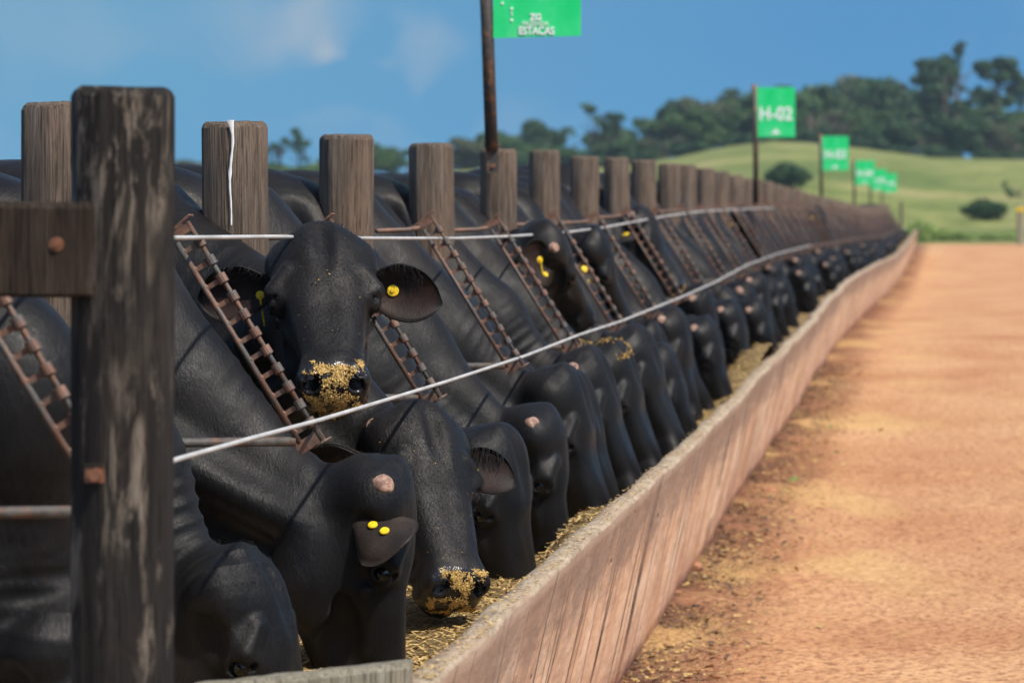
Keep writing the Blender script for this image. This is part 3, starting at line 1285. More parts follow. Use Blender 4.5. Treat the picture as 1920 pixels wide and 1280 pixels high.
class Field:
    def __init__(self, xs, ys, zs):
        self.ax = [np.asarray(a, np.float32) for a in (xs, ys, zs)]
        self.d = np.full((len(xs), len(ys), len(zs)), 9.0, np.float32)

    def sub(self, lo, hi):
        s = []
        for a, l, h in zip(self.ax, lo, hi):
            i0 = max(0, np.searchsorted(a, l) - 1)
            i1 = min(len(a), np.searchsorted(a, h) + 1)
            if i1 - i0 < 2:
                return None
            s.append(slice(i0, i1))
        return tuple(s)

    def pts(self, s):
        return np.meshgrid(self.ax[0][s[0]], self.ax[1][s[1]], self.ax[2][s[2]], indexing='ij')

    def blend(self, s, d, k, op):
        a = self.d[s]
        if op == 'add':
            h = np.clip(.5 + .5 * (a - d) / k, 0, 1)
            self.d[s] = a + (d - a) * h - k * h * (1 - h)
        else:
            d = -d
            h = np.clip(.5 - .5 * (a - d) / k, 0, 1)
            self.d[s] = a + (d - a) * h + k * h * (1 - h)

    def ell(self, c, r, fr=None, k=.03, op='add'):
        c = np.asarray(c, float)
        fr = np.eye(3) if fr is None else fr      # rows: axes
        e = np.sqrt(((fr * np.asarray(r)[:, None]) ** 2).sum(0)) + k + .05
        s = self.sub(c - e, c + e)
        if s is None:
            return
        X, Y, Z = self.pts(s)
        X, Y, Z = X - c[0], Y - c[1], Z - c[2]
        q = [fr[i, 0] * X + fr[i, 1] * Y + fr[i, 2] * Z for i in range(3)]
        k0 = np.sqrt(sum((q[i] / r[i]) ** 2 for i in range(3))) + 1e-6
        k1 = np.sqrt(sum((q[i] / r[i] ** 2) ** 2 for i in range(3))) + 1e-6
        self.blend(s, (k0 * (k0 - 1) / k1).astype(np.float32), k, op)

    def cap(self, a, b, ra, rb, k=.03, squash=None, sf=1.0, op='add'):
        """tapered rod; squash: unit axis along which it is narrowed by the factor sf"""
        a, b = np.asarray(a, float), np.asarray(b, float)
        e = max(ra, rb) + k + .05
        s = self.sub(np.minimum(a, b) - e, np.maximum(a, b) + e)
        if s is None:
            return
        X, Y, Z = self.pts(s)
        X, Y, Z = X - a[0], Y - a[1], Z - a[2]
        ba = b - a
        t = np.clip((X * ba[0] + Y * ba[1] + Z * ba[2]) / (ba @ ba), 0, 1)
        X, Y, Z = X - t * ba[0], Y - t * ba[1], Z - t * ba[2]
        r2 = X * X + Y * Y + Z * Z
        if squash is not None:
            n = squash
            dn = X * n[0] + Y * n[1] + Z * n[2]
            r2 = r2 + dn * dn * (1 / sf ** 2 - 1)
        d = (np.sqrt(r2) - (ra + (rb - ra) * t))
        if squash is not None:
            d = d * (sf + (1 - sf) * .5)
        self.blend(s, d.astype(np.float32), k, op)

    def mesh(self):
        D = self.d
        ax = self.ax
        neg = D < 0
        nx, ny, nz = D.shape
        cnt = np.zeros((nx - 1, ny - 1, nz - 1), np.int8)
        for i in (0, 1):
            for j in (0, 1):
                for k in (0, 1):
                    cnt += neg[i:nx - 1 + i, j:ny - 1 + j, k:nz - 1 + k]
        act = (cnt > 0) & (cnt < 8)
        I = np.argwhere(act)
        idx = np.full(act.shape, -1, np.int64)
        idx[act] = np.arange(len(I))
        acc = np.zeros((len(I), 3))
        num = np.zeros(len(I))
        corners = [(i, j, k) for i in (0, 1) for j in (0, 1) for k in (0, 1)]
        vals = {c: D[I[:, 0] + c[0], I[:, 1] + c[1], I[:, 2] + c[2]] for c in corners}
        for c in corners:
            for a in range(3):
                if c[a] == 0:
                    e = list(c)
                    e[a] = 1
                    e = tuple(e)
                    va, vb = vals[c], vals[e]
                    m = (va < 0) != (vb < 0)
                    t = np.where(m, va / np.where(m, va - vb, 1), 0)
                    for b in range(3):
                        lo = ax[b][I[:, b] + c[b]]
                        if b == a:
                            hi = ax[b][I[:, b] + 1]
                            p = lo + (hi - lo) * t
                        else:
                            p = lo
                        acc[:, b] += np.where(m, p, 0)
                    num += m
        V = acc / num[:, None]
        Q = []
        for a in range(3):
            b, c = (a + 1) % 3, (a + 2) % 3
            sl0 = [slice(None)] * 3
            sl1 = [slice(None)] * 3
            sl0[a] = slice(0, -1)
            sl1[a] = slice(1, None)
            cr = neg[tuple(sl0)] != neg[tuple(sl1)]
            E = np.argwhere(cr)
            ok = (E[:, b] > 0) & (E[:, c] > 0) & (E[:, b] < D.shape[b] - 1) & (E[:, c] < D.shape[c] - 1)
            E = E[ok]

            def cell(db, dc):
                q = E.copy()
                q[:, b] += db
                q[:, c] += dc
                return idx[q[:, 0], q[:, 1], q[:, 2]]
            quad = np.stack([cell(-1, -1), cell(0, -1), cell(0, 0), cell(-1, 0)], 1)
            inside = neg[E[:, 0], E[:, 1], E[:, 2]]
            quad[~inside] = quad[~inside][:, ::-1]
            Q.append(quad)
        Q = np.concatenate(Q)
        Q = Q[(Q >= 0).all(1)]
        return V, Q


def stretched(lo, hi, flo, fhi, fine, coarse):
    """grid coordinates from lo to hi, fine between flo and fhi, growing to coarse outside"""
    mid = list(np.arange(flo, fhi + fine * .5, fine))
    a, s = [], fine
    x = mid[0]
    while x > lo:
        s = min(coarse, s * 1.18)
        x -= s
        a.append(x)
    b, s = [], fine
    x = mid[-1]
    while x < hi:
        s = min(coarse, s * 1.18)
        x += s
        b.append(x)
    return np.array(a[::-1] + mid + b)


def ear_mesh(root, axis, opening, L, W, nu=14, nv=11, droop=.25, thick=.006):
    """a cupped leaf shaped ear: root point, direction of its length, direction its hollow faces"""
    axis, opening = nrm(axis), nrm(opening)
    opening = nrm(opening - axis * (opening @ axis))
    side = np.cross(axis, opening)
    V, Q, fm = [], [], []
    for layer in (0, 1):
        for i in range(nu):
            u = i / (nu - 1)
            # outline: narrow stalk, broad middle, rounded tip
            w = W * (0.30 + 0.70 * math.sin(min(1, u / .52) * math.pi / 2) ** 1.3) if u < .52 else W * max(.02, (1 - ((u - .52) / .48) ** 2.6)) ** .75
            curl = math.radians(118 - 78 * u ** .8)              # the stalk is rolled, the blade opens out
            for j in range(nv):
                v = -1 + 2 * j / (nv - 1)
                ang = v * curl
                rad = w / max(math.sin(min(curl, math.pi / 2)), .3)
                y = rad * math.sin(ang) if curl < math.pi / 2 else w * math.sin(ang) / 1.0
                z = rad * (1 - math.cos(ang)) * .62
                off = thick * (1 - .6 * u) * (0 if layer == 0 else 1)
                p = np.asarray(root) + axis * (u * L) + side * y * (1 - off / (w + .01)) + opening * (z + off) - np.array([0, 0, 1]) * droop * L * u * u * .5
                if u > .82:
                    p = p - opening * (u - .82) * L * .25
                V.append(p)
    n = nu * nv
    for layer in (0, 1):
        for i in range(nu - 1):
            for j in range(nv - 1):
                a = layer * n + i * nv + j
                q = (a, a + 1, a + nv + 1, a + nv)
                Q.append(q if layer == 0 else q[::-1])
                fm.append(3 if layer == 0 else (2 if (0 < j < nv - 2 and i < nu - 2) else 0))
    for i in range(nu - 1):
        for j in (0, nv - 1):
            a, b = i * nv + j, (i + 1) * nv + j
            q = (a, b, b + n, a + n)
            Q.append(q if j else q[::-1])
            fm.append(0)
    for j in range(nv - 1):
        a = (nu - 1) * nv + j
        Q.append((a, a + 1, a + 1 + n, a + n))
        fm.append(0)
    return np.array(V), np.array(Q), fm


# standard feeding pose, in metres relative to the camera height, the animal facing +x (over the trough)
class Cow:
    """head: poll point, U (poll to muzzle), W (out of the forehead)"""

    def __init__(s, poll, U, W, withers=(-2.32, 0.0, .04), neck=None, headscale=1.0, seed=0, fine=.008, ears=None, tags=(), crumbs=0, scurs=True, bodydir=(1, 0, 0), nr=1.0, coat=0, pollfeed=False, mouth=.004, brow=1.0, necksquash=.66, eyes_shut=False, coarse=.035):
        s.poll = np.array(poll, float)
        s.U = nrm(U)
        s.W = nrm(np.array(W, float) - s.U * (np.array(W, float) @ s.U))
        s.V = np.cross(s.W, s.U)           # animal's side axis
        s.withers = np.array(withers, float)
        s.neck = neck
        s.hs = headscale
        s.seed = seed
        s.fine = fine
        s.coarse = coarse
        s.ears = ears or [(.25, .12, 0), (.25, .12, 0)]
        s.tags = tags
        s.crumbs = crumbs
        s.scurs = scurs
        s.bd = nrm(bodydir)
        s.nr = nr
        s.brow = brow
        s.nsq = necksquash
        s.mouth = mouth
        s.coat = coat
        s.cake = .42 if crumbs > 4000 else .26
        s.pollfeed = pollfeed

    def H(s, u, v, w):
        return s.poll + (s.U * u + s.V * v + s.W * w) * s.hs

    def build(s):
        h = s.hs
        fr = np.array([s.U, s.V, s.W])
        hc = s.H(.28, 0, -.1)
        bd = s.bd
        sd = np.cross([0, 0, 1], bd)
        wi = s.withers
        rump = wi - bd * 1.75
        lo = np.minimum(hc - .42, np.minimum(rump - .5, wi - .5))
        hi = np.maximum(hc + .42, np.maximum(rump + .5, wi + .5))
        lo[2] = PEN - .03
        hi[2] = max(hc[2] + .42, wi[2] + .2)
        f = s.fine
        ax = [stretched(lo[i], hi[i], hc[i] - .37, hc[i] + .37, f, s.coarse) for i in range(3)]
        F = Field(*ax)
        # ---- trunk
        B = np.array([bd, sd, [0, 0, 1]])

        def T(b, side, z):
            return wi + bd * b + sd * side + np.array([0, 0, z])
        F.ell(T(-.12, 0, -.42), (.40, .30, .40), B)
        F.ell(T(.10, 0, -.62), (.26, .22, .24), B, k=.12)
        F.ell(T(-.85, 0, -.42), (.80, .34, .39), B, k=.12)
        F.ell(T(-1.55, 0, -.34), (.40, .30, .33), B, k=.12)
        F.ell(T(-.16, 0, -.05), (.30, .12, .12), B, k=.14)
        F.cap(T(-.1, 0, -.04), T(-1.7, 0, -.06), .09, .08, k=.12)
        for sg in (-1, 1):
            F.ell(T(-.06, sg * .19, -.36), (.20, .12, .32), B, k=.10)
            F.ell(T(-1.55, sg * .17, -.42), (.28, .16, .30), B, k=.10)
            x0 = -.02 + .05 * sg
            gz = PEN - wi[2]
            F.cap(T(x0, sg * .19, -.62), T(x0 + .03, sg * .19, gz + .40), .11, .062, k=.06)
            F.cap(T(x0 + .03, sg * .19, gz + .40), T(x0 + .02, sg * .19, gz + .12), .058, .045, k=.03)
            F.cap(T(x0 + .02, sg * .19, gz + .12), T(x0 + .06, sg * .19, gz + .03), .055, .068, k=.02)
            F.cap(T(-1.55, sg * .19, -.55), T(-1.45, sg * .2, gz + .66), .17, .11, k=.06)
            F.cap(T(-1.45, sg * .2, gz + .66), T(-1.74, sg * .19, gz + .46), .11, .06, k=.04)
            F.cap(T(-1.74, sg * .19, gz + .46), T(-1.66, sg * .19, gz + .12), .058, .048, k=.03)
            F.cap(T(-1.66, sg * .19, gz + .12), T(-1.61, sg * .19, gz + .03), .056, .068, k=.02)
        F.cap(T(-1.92, 0, -.12), T(-2.02, 0, -.65), .04, .02, k=.03)
        # ---- neck: three thick rods from the shoulder to the back of the skull
        nh = s.H(.15, 0, -.19)
        sh = T(-.02, 0, -.30)
        nk = np.array(s.neck) if s.neck is not None else (nh * .5 + sh * .5) + np.array([0, 0, .02])
        sq1 = sd
        hv = s.V - nrm(nh - nk) * (s.V @ nrm(nh - nk))
        sq2 = nrm(hv) if np.linalg.norm(hv) > .3 else sd
        if sq2 @ sd < 0:
            sq2 = -sq2
        sqm = nrm(sd + sq2)
        F.cap(sh, nk, .36 * s.nr, .255 * s.nr, k=.12, squash=sq1, sf=.72)
        F.cap(nk, nh, .245 * s.nr, .122 * h, k=.06, squash=sqm, sf=s.nsq)
        F.cap(T(.05, 0, -.10), nk + np.array([0, 0, .14]), .13, .085, k=.12, squash=sq1, sf=.8)
        F.cap(nk + np.array([0, 0, .12]), s.H(.10, 0, -.165), .085, .045, k=.08)
        F.cap(T(.20, 0, -.62), nk + np.array([.02, 0, -.24]), .14, .09, k=.12)          # dewlap
        F.cap(nk + np.array([.02, 0, -.24]), s.H(.26, 0, -.25), .09, .05, k=.10)
        nd_ = nrm(nh - nk)
        dn_ = nrm(np.cross(sqm, nd_))
        if dn_[2] > 0:
            dn_ = -dn_
        for sg in (-1, 1):
            sid = sqm * sg
            # muscle band and throat groove down each side of the neck
            F.cap(nh + sid * .075 * h - nd_ * .06, nk + sid * .165 * s.nr + dn_ * .03, .045, .07, k=.05)
            F.cap(nh + sid * .085 + dn_ * .085 - nd_ * .08, nk + sid * .175 * s.nr + dn_ * .15, .022, .03, k=.04, op='sub')
            F.cap(nk + sid * .17 * s.nr + dn_ * .04, T(.06, sg * .20, -.50), .07, .10, k=.06)
            F.cap(T(-.10, sg * .20, -.08), T(.06, sg * .265, -.52), .045, .065, k=.06)         # shoulder blade
            F.cap(T(.10, sg * .17, -.05), T(.20, sg * .235, -.45), .03, .035, k=.05, op='sub')
        # ---- skull
        F.ell(s.H(.085, 0, -.085), (.112 * h, .127 * h, .095 * h), fr, k=.05)
        F.ell(s.H(.165, 0, -.090), (.13 * h, .124 * h, .086 * h), fr, k=.03)
        F.ell(s.H(.07, 0, -.015), (.085 * h, .075 * h, .035 * h), fr, k=.06)            # poll bulge
        for sg in (-1, 1):
            F.ell(s.H(.205, sg * .110, -.062), (.058 * h, .034 * h, .036 * h), fr, k=.025)     # orbit
            F.ell(s.H(.085, sg * .085, -.065), (.07 * h, .05 * h, .05 * h), fr, k=.04)
            F.ell(s.H(.235, sg * .064, -.200), (.115 * h, .043 * h, .108 * h), fr, k=.04)          # cheek muscle
            F.cap(s.H(.27, sg * .070, -.118), s.H(.40, sg * .052, -.110), .026 * h, .020 * h, k=.03)
            F.cap(s.H(.25, sg * .045, -.235), s.H(.46, sg * .032, -.150), .042 * h, .030 * h, k=.05)
        F.cap(s.H(.22, 0, -.080), s.H(.46, 0, -.066), .080 * h, .052 * h, k=.045, squash=s.V, sf=.95)
        F.ell(s.H(.345, 0, -.150), (.17 * h, .056 * h, .078 * h), fr, k=.04)
        # muzzle
        F.ell(s.H(.498, 0, -.082), (.052 * h, .088 * h, .064 * h), fr, k=.03)
        F.ell(s.H(.515, 0, -.100), (.045 * h, .088 * h, .060 * h), fr, k=.015)
        for sg in (-1, 1):
            F.ell(s.H(.505, sg * .052, -.060), (.045 * h, .034 * h, .040 * h), fr, k=.02)
            F.ell(s.H(.50, sg * .055, -.125), (.045 * h, .032 * h, .040 * h), fr, k=.025)
        F.ell(s.H(.478, 0, -.172), (.062 * h, .056 * h, .032 * h), fr, k=.014)               # chin and lower lip
        F.ell(s.H(.56, 0, -.158 + s.mouth), (.075 * h, .10 * h, .0065 * h), fr, k=.010, op='sub')         # mouth line
        for sg in (-1, 1):
            c = s.H(.528, sg * .054, -.050)
            ax_ = nrm(s.U * .75 + s.V * sg * .45 + s.W * -.75)
            f2 = np.array([ax_, nrm(np.cross(ax_, s.W)), np.cross(ax_, nrm(np.cross(ax_, s.W)))])
            F.ell(c, (.030 * h, .023 * h, .014 * h), f2, k=.008, op='sub')
            F.ell(s.H(.520, sg * .080, -.060), (.020 * h, .010 * h, .022 * h), fr, k=.012)     # alar fold
            # eye hollow with lids
            e = s.H(.228, sg * .117, -.070)
            out = nrm(s.V * sg + s.W * .58)
            up = nrm(-s.U + s.W * .25)
            up = nrm(up - out * (up @ out))
            ax3 = np.cross(out, up)
            f3 = np.array([ax3, up, out])
            F.ell(s.H(.275, sg * .104, -.056), (.045 * h, .024 * h, .030 * h), fr, k=.022, op='sub')    # tear trough
            F.ell(e, (.036 * h, .027 * h, .014 * h), f3, k=.016)
            F.ell(e + out * .012 * h, (.029 * h, .016 * h, .022 * h), f3, k=.006, op='sub')
            F.cap(e + up * .018 * h - ax3 * .030 * h + out * .002, e + up * .020 * h + ax3 * .028 * h + out * .002, .008 * h, .008 * h, k=.012)
            F.ell(s.H(.36, sg * .080, -.150), (.05 * h, .02 * h, .03 * h), fr, k=.03, op='sub')
        F.ell(s.H(.33, 0, .030), (.13 * h, .12 * h, .036 * h), fr, k=.04, op='sub')
        F.ell(s.H(.16, 0, -.030), (.09 * h, .075 * h, .040 * h), fr, k=.05)
        F.ell(s.H(.10, 0, .030), (.09 * h, .014 * h, .014 * h), fr, k=.035, op='sub')
        for sg in (-1, 1):
            F.cap(s.H(.160, sg * .088, -.022), s.H(.205, sg * .130, -.046), .024 * h, .019 * h, k=.013)      # brow ridge
            F.cap(s.H(.205, sg * .130, -.048), s.H(.250, sg * .124, -.070), .013 * h, .008 * h, k=.012)
            F.cap(s.H(.262, sg * .112, -.108), s.H(.365, sg * .070, -.100), .012 * h, .008 * h, k=.016)      # cheek bone
            F.cap(s.H(.190, sg * .052, -.066), s.H(.450, sg * .040, -.062), .052 * h, .034 * h, k=.035)      # nasal edges
            F.ell(s.H(.145, sg * .130, -.108), (.050 * h, .024 * h, .032 * h), fr, k=.022, op='sub')            # temple hollow
            F.ell(s.H(.335, sg * .088, -.160), (.070 * h, .022 * h, .028 * h), fr, k=.020, op='sub')
            F.ell(s.H(.400, sg * .075, -.175), (.07 * h, .03 * h, .05 * h), fr, k=.03, op='sub')           # under the cheek bone
            F.cap(s.H(.480, sg * .085, -.128), s.H(.425, sg * .066, -.150), .010 * h, .006 * h, k=.012, op='sub')   # corner of the mouth
            F.cap(s.H(.455, sg * .072, -.075), s.H(.470, sg * .088, -.115), .010 * h, .010 * h, k=.014)       # lip fold
            for q_ in range(3):
                a_ = s.H(.252 + .016 * q_, sg * (.128 - .006 * q_), -.070 - .012 * q_)
                b_ = s.H(.236 + .020 * q_, sg * (.118 - .002 * q_), -.118 - .014 * q_)
                F.cap(a_, b_, .0045 * h, .0035 * h, k=.008, op='sub' if q_ % 2 == 0 else 'add')
        V, Q = F.mesh()
        # gentle relaxing, then folds and lumps
        for _ in range(1):
            acc = np.zeros_like(V)
            num = np.zeros(len(V))
            for i in range(4):
                a, b = Q[:, i], Q[:, (i + 1) % 4]
                np.add.at(acc, a, V[b])
                np.add.at(acc, b, V[a])
                np.add.at(num, a, 1)
                np.add.at(num, b, 1)
            V = V * .5 + .5 * acc / np.maximum(num, 1)[:, None]
        hp = (V - s.poll) @ fr.T / h
        e1, e2 = V[Q[:, 1]] - V[Q[:, 0]], V[Q[:, 3]] - V[Q[:, 0]]
        fn = np.cross(e1, e2)
        vn = np.zeros_like(V)
        for i in range(4):
            np.add.at(vn, Q[:, i], fn)
        vn /= np.linalg.norm(vn, axis=1)[:, None] + 1e-9
        # skin folds across the neck behind the jaw
        nd = nrm(nh - nk)
        t = (V - nk) @ nd
        Ln = np.linalg.norm(nh - nk)
        zone = np.clip(1 - np.abs(t / Ln - .45) / 1.0, 0, 1)
        headmask = np.clip((hp[:, 0] - .02) / .1, 0, 1) * (hp[:, 2] > -.22)
        zone = zone * (1 - headmask * .85)
        ph = s.seed * 1.7
        lat = (V - nk) @ sqm
        dep = (V - nk) @ np.cross(nd, sqm)
        fold = np.sin(t * 78 + 3.2 * np.sin(dep * 9 + ph) + 2 * np.sin(lat * 12)) + .6 * np.sin(t * 47 + 4 * np.sin(dep * 6 + 1 + ph))
        fold = 1.1 - np.abs(fold) ** .6 * 1.6
        V = V + vn * (zone * fold * .0045 * (.5 + .5 * np.sin(dep * 7 + lat * 5 + ph)))[:, None]
        big = np.array([mnoise.noise(Vector((float(p[0]) * 4 + s.seed, float(p[1]) * 4, float(p[2]) * 4))) for p in V])
        V = V + vn * (big * (.018 * (1 - .62 * headmask)))[:, None]
        fc = hp[Q].mean(1)
        fm = np.zeros(len(Q), np.int32)
        nose = (fc[:, 0] > .498) & (fc[:, 2] > -.15) & (np.abs(fc[:, 1]) < .085)
        fm[nose] = 1
        Vs, Qs, fms = [V], [Q], [fm]
        nv = len(V)
        s.faces = Q
        s.earinfo = []
        for sg, (L, Wd, cfg) in zip((-1, 1), s.ears):
            if L <= 0:
                s.earinfo.append(None)
                continue
            root = s.H(.105, sg * .105, -.120)
            axis = s.V * sg * 1.0 + s.U * .28 - s.W * .22
            opening = s.W * .75 + s.U * .35
            if isinstance(cfg, dict):
                axis = np.array(cfg['axis']) if 'axis' in cfg else axis
                opening = np.array(cfg['open']) if 'open' in cfg else opening
            ev, eq, ef = ear_mesh(root, axis, opening, L * h, Wd * h * .56, droop=cfg.get('droop', .25) if isinstance(cfg, dict) else .25)
            s.earinfo.append((root, nrm(axis), nrm(opening - nrm(axis) * (opening @ nrm(axis))), L * h, Wd * h * .56, len(ev) // 2, ev))
            Vs.append(ev)
            Qs.append(eq + nv)
            fms.append(np.array(ef))
            nv += len(ev)
        V = np.concatenate(Vs)
        Q = np.concatenate(Qs)
        fm = np.concatenate(fms)
        s.bodyverts, s.bodynorm, s.hp = Vs[0], vn, (Vs[0] - s.poll) @ fr.T / h
        # root at the ground under the middle of the animal
        base = wi - bd * .8
        base[2] = PEN
        s.base = base
        root = empty('bull', tuple(base))
        body = np_mesh('body', V - base, Q, [M['hide'], M['nose'], M['ear_in'], M['ear_out']], root, True, fm)
        # eyes
        for sg in (-1, 1):
            e = s.H(.228, sg * .1175, -.070)
            out = nrm(s.V * sg + s.W * .58)
            ball(root, 'eye', e - base + out * .0025 * h, .0205 * h, M['eye'])
            if s.fine < .0085:
                lash_strands(s, root, e, out, base)
        if s.scurs:
            for sg in (-1, 1):
                c = s.H(.035, sg * .118, -.060)
                out = nrm(s.V * sg + s.W * .5 - s.U * .25)
                scur(root, c - base, out, .021 * h, s.seed + sg)
        for tg in s.tags:
            s.add_tag(root, base, **tg)
        if s.crumbs:
            s.add_crumbs(root, base)
        if s.pollfeed:
            s.add_poll_feed(root, base)
        if s.coat:
            s.add_coat(root, base, fr)
            s.add_ear_fringe(root, base)
        return root

    def add_tag(s, root, base, side=1, along=.45, across=0.0, r=.0165, back=False, hang=False, flap=False, knob=True):
        info = s.earinfo[0 if side < 0 else 1]
        if info is None:
            return
        rt, ax_, op, L, W, n, ev = info
        nv = 11
        i = int(along * 13)
        j = int((across + 1) / 2 * 10)
        lay = 0 if back else n
        p = ev[lay + i * nv + j]
        p2 = ev[lay + i * nv + min(10, j + 1)]
        p3 = ev[lay + min(13, i + 1) * nv + j]
        nn = np.cross(p3 - p, p2 - p)
        nn = nrm(nn)
        # away from the other layer
        q = ev[(n if back else 0) + i * nv + j]
        if nn @ (p - q) < 0:
            nn = -nn
        c = p + nn * .004
        mb = MB()
        cV, nV = Vector(c - base), Vector(nn)
        mb.tube([cV - nV * .003, cV, cV + nV * .0015], [r, r, r * .88], 20)
        if knob:
            mb.tube([cV + nV * .0012, cV + nV * .006, cV + nV * .0065], [r * .42, r * .36, r * .2], 14)
        mb.tube([cV + nV * .001 + Vector((0, 0, 0)), cV + nV * .0024], [r * .72, r * .66], 18, cap=True)
        if hang:
            a = cV + nV * .004
            mb.tube([a, a + Vector((.004, -.002, -.03)), a + Vector((.010, -.004, -.06)), a + Vector((.013, -.002, -.085))], [.003, .0025, .003, .0015], 6)
        if flap and 0:
            a = cV - nV * .006
            mb.box(a + Vector((0, 0, -.055)), (.020, .002, .040), Matrix.Rotation(R(20), 3, 'Z'))
        mb.build('ear_tag', M['tag'], root, False)

    def add_coat(s, root, base, fr):
        """short coat hairs lying on the head, and a tuft at the poll"""
        r = np.random.RandomState(s.seed + 50)
        hp = s.hp
        ok = np.nonzero((hp[:, 0] > -.04) & (hp[:, 0] < .47) & (hp[:, 2] > -.15) & (np.abs(hp[:, 1]) < .17))[0]
        i = r.choice(ok, s.coat)
        n = s.bodynorm[i]
        q = hp[i]
        p = s.bodyverts[i] + r.normal(size=(len(i), 3)) * .004
        # lie: down the face, swirling outward from a whorl on the forehead
        wx = q[:, 1]
        wu = q[:, 0] - .15
        lie = s.U * (np.where(wu > 0, 1.0, -.7) * (.5 + np.abs(wu) * 3))[:, None] + s.V * (wx * 7)[:, None]
        lie += r.normal(size=lie.shape) * .35
        lie -= n * (lie * n).sum(1)[:, None]
        lie /= np.linalg.norm(lie, axis=1)[:, None] + 1e-6
        top = np.clip(1 - q[:, 0] / .12, 0, 1) * np.clip(1 - np.abs(wx) / .05, 0, 1)
        L = (.005 + .005 * r.rand(len(i)) + .012 * top * r.rand(len(i)))[:, None]
        side = np.cross(n, lie) * (.00045 + .0004 * r.rand(len(i)))[:, None]
        a = p + n * .0002
        m = p + lie * L * .55 + n * (.0012 + .003 * top[:, None] * r.rand(len(i), 1))
        e = p + lie * L + n * (.0004 + .003 * top[:, None])
        V = np.stack([a - side, a + side, m + side * .8, m - side * .8, e], 1).reshape(-1, 3) - base
        k = len(i)
        b = np.arange(k)[:, None] * 5
        Q = np.concatenate([b + np.array([[0, 1, 2, 3]]), b + np.array([[3, 2, 4, 4]])])
        F = [tuple(x) for x in (b + np.array([[0, 1, 2, 3]]))] + [tuple(x) for x in (b + np.array([[3, 2, 4]]))]
        mesh_obj('coat_hair', V, F, M['hair'], root, True)['kind'] = 'stuff'

    def add_poll_feed(s, root, base):
        r = random.Random(s.seed)
        ids = np.nonzero((s.hp[:, 0] < .07) & (s.hp[:, 0] > -.08) & (s.hp[:, 2] > -.16) & (np.abs(s.hp[:, 1]) < .10))[0]
        V, F = [], []
        for k in range(420):
            i = int(r.choice(ids))
            q = s.hp[i]
            if mnoise.noise(Vector((q[0] * 22, q[1] * 22, 4))) < -.05:
                continue
            c = Vector(s.bodyverts[i] - base + s.bodynorm[i] * r.uniform(.001, .012))
            L = r.uniform(.003, .009)
            b = len(V)
            u = Vector((r.gauss(0, 1), r.gauss(0, 1), r.gauss(0, 1))).normalized() * L
            w = u.orthogonal().normalized() * L * .6
            V += [tuple(c - u), tuple(c + w), tuple(c + u), tuple(c - w), tuple(c + u.cross(w).normalized() * L * .6)]
            F += [(b, b + 1, b + 4), (b + 1, b + 2, b + 4), (b + 2, b + 3, b + 4), (b + 3, b, b + 4)]
        mesh_obj('spilled_feed', V, F, M['crumb'], root)['kind'] = 'stuff'

    def add_ear_fringe(s, root, base, n=150):
        r = random.Random(s.seed)
        V, F = [], []
        for info in s.earinfo:
            if info is None:
                continue
            rt, ax_, op, L, W, m, ev = info
            nv = 11
            e0, e1 = ev[m + 5 * nv], ev[m + 5 * nv + nv - 1]
            top, mid = (0, 5) if e0[2] > e1[2] else (nv - 1, 5)
            for k in range(n):
                u = r.uniform(.3, 9.5)
                i = int(u)
                f = u - i
                st = ev[m + i * nv + top] * (1 - f) + ev[m + (i + 1) * nv + top] * f
                j = top + (1 if top == 0 else -1) * r.randint(0, 3)
                st2 = ev[m + i * nv + j] * (1 - f) + ev[m + (i + 1) * nv + j] * f
                tgt = ev[m + min(13, i + 2) * nv + mid]
                d = nrm(tgt - st + op * .03 + np.array([r.gauss(0, .012), 0, r.gauss(0, .012)]))
                ln = r.uniform(.010, .030)
                p0, p1, p2_ = st2 - base, st2 + d * ln * .5 + op * .006 - base, st2 + d * ln - base
                w = np.cross(d, op) * .0008
                b = len(V)
                V += [tuple(p0 - w), tuple(p0 + w), tuple(p1 + w * .8), tuple(p1 - w * .8), tuple(p2_)]
                F += [(b, b + 1, b + 2, b + 3), (b + 3, b + 2, b + 4)]
        if V:
            mesh_obj('ear_fringe', V, F, M['hair'], root, True)['kind'] = 'stuff'

    def add_crumbs(s, root, base):
        r = random.Random(s.seed + 5)
        hp = s.hp
        want = (hp[:, 0] > .468) & (hp[:, 2] > -.168) & (np.abs(hp[:, 1]) < .072) & (hp[:, 2] < -.02)
        ids = np.nonzero(want)[0]
        V, F = [], []

        def flake(p, n, L):
            n = Vector(n)
            a = r.random() * 6.28
            u = n.orthogonal().normalized()
            u = (Matrix.Rotation(a, 3, n) @ u + n * r.uniform(-.5, .5)).normalized()
            w = n.cross(u).normalized()
            c = Vector(p - base) + n * r.uniform(.0005, .004)
            Wd = L * r.uniform(.35, .9)
            b = len(V)
            for (x, y, z) in ((-1, -1, 0), (1, -.6, 0), (.8, 1, 0), (-1, .8, 0), (0, 0, .7)):
                V.append(tuple(c + u * x * L + w * y * Wd + n * z * L * .6))
            F.extend([(b, b + 1, b + 4), (b + 1, b + 2, b + 4), (b + 2, b + 3, b + 4), (b + 3, b, b + 4)])
        # caked patch that follows the muzzle, with ragged edges
        mp, cv = {}, []
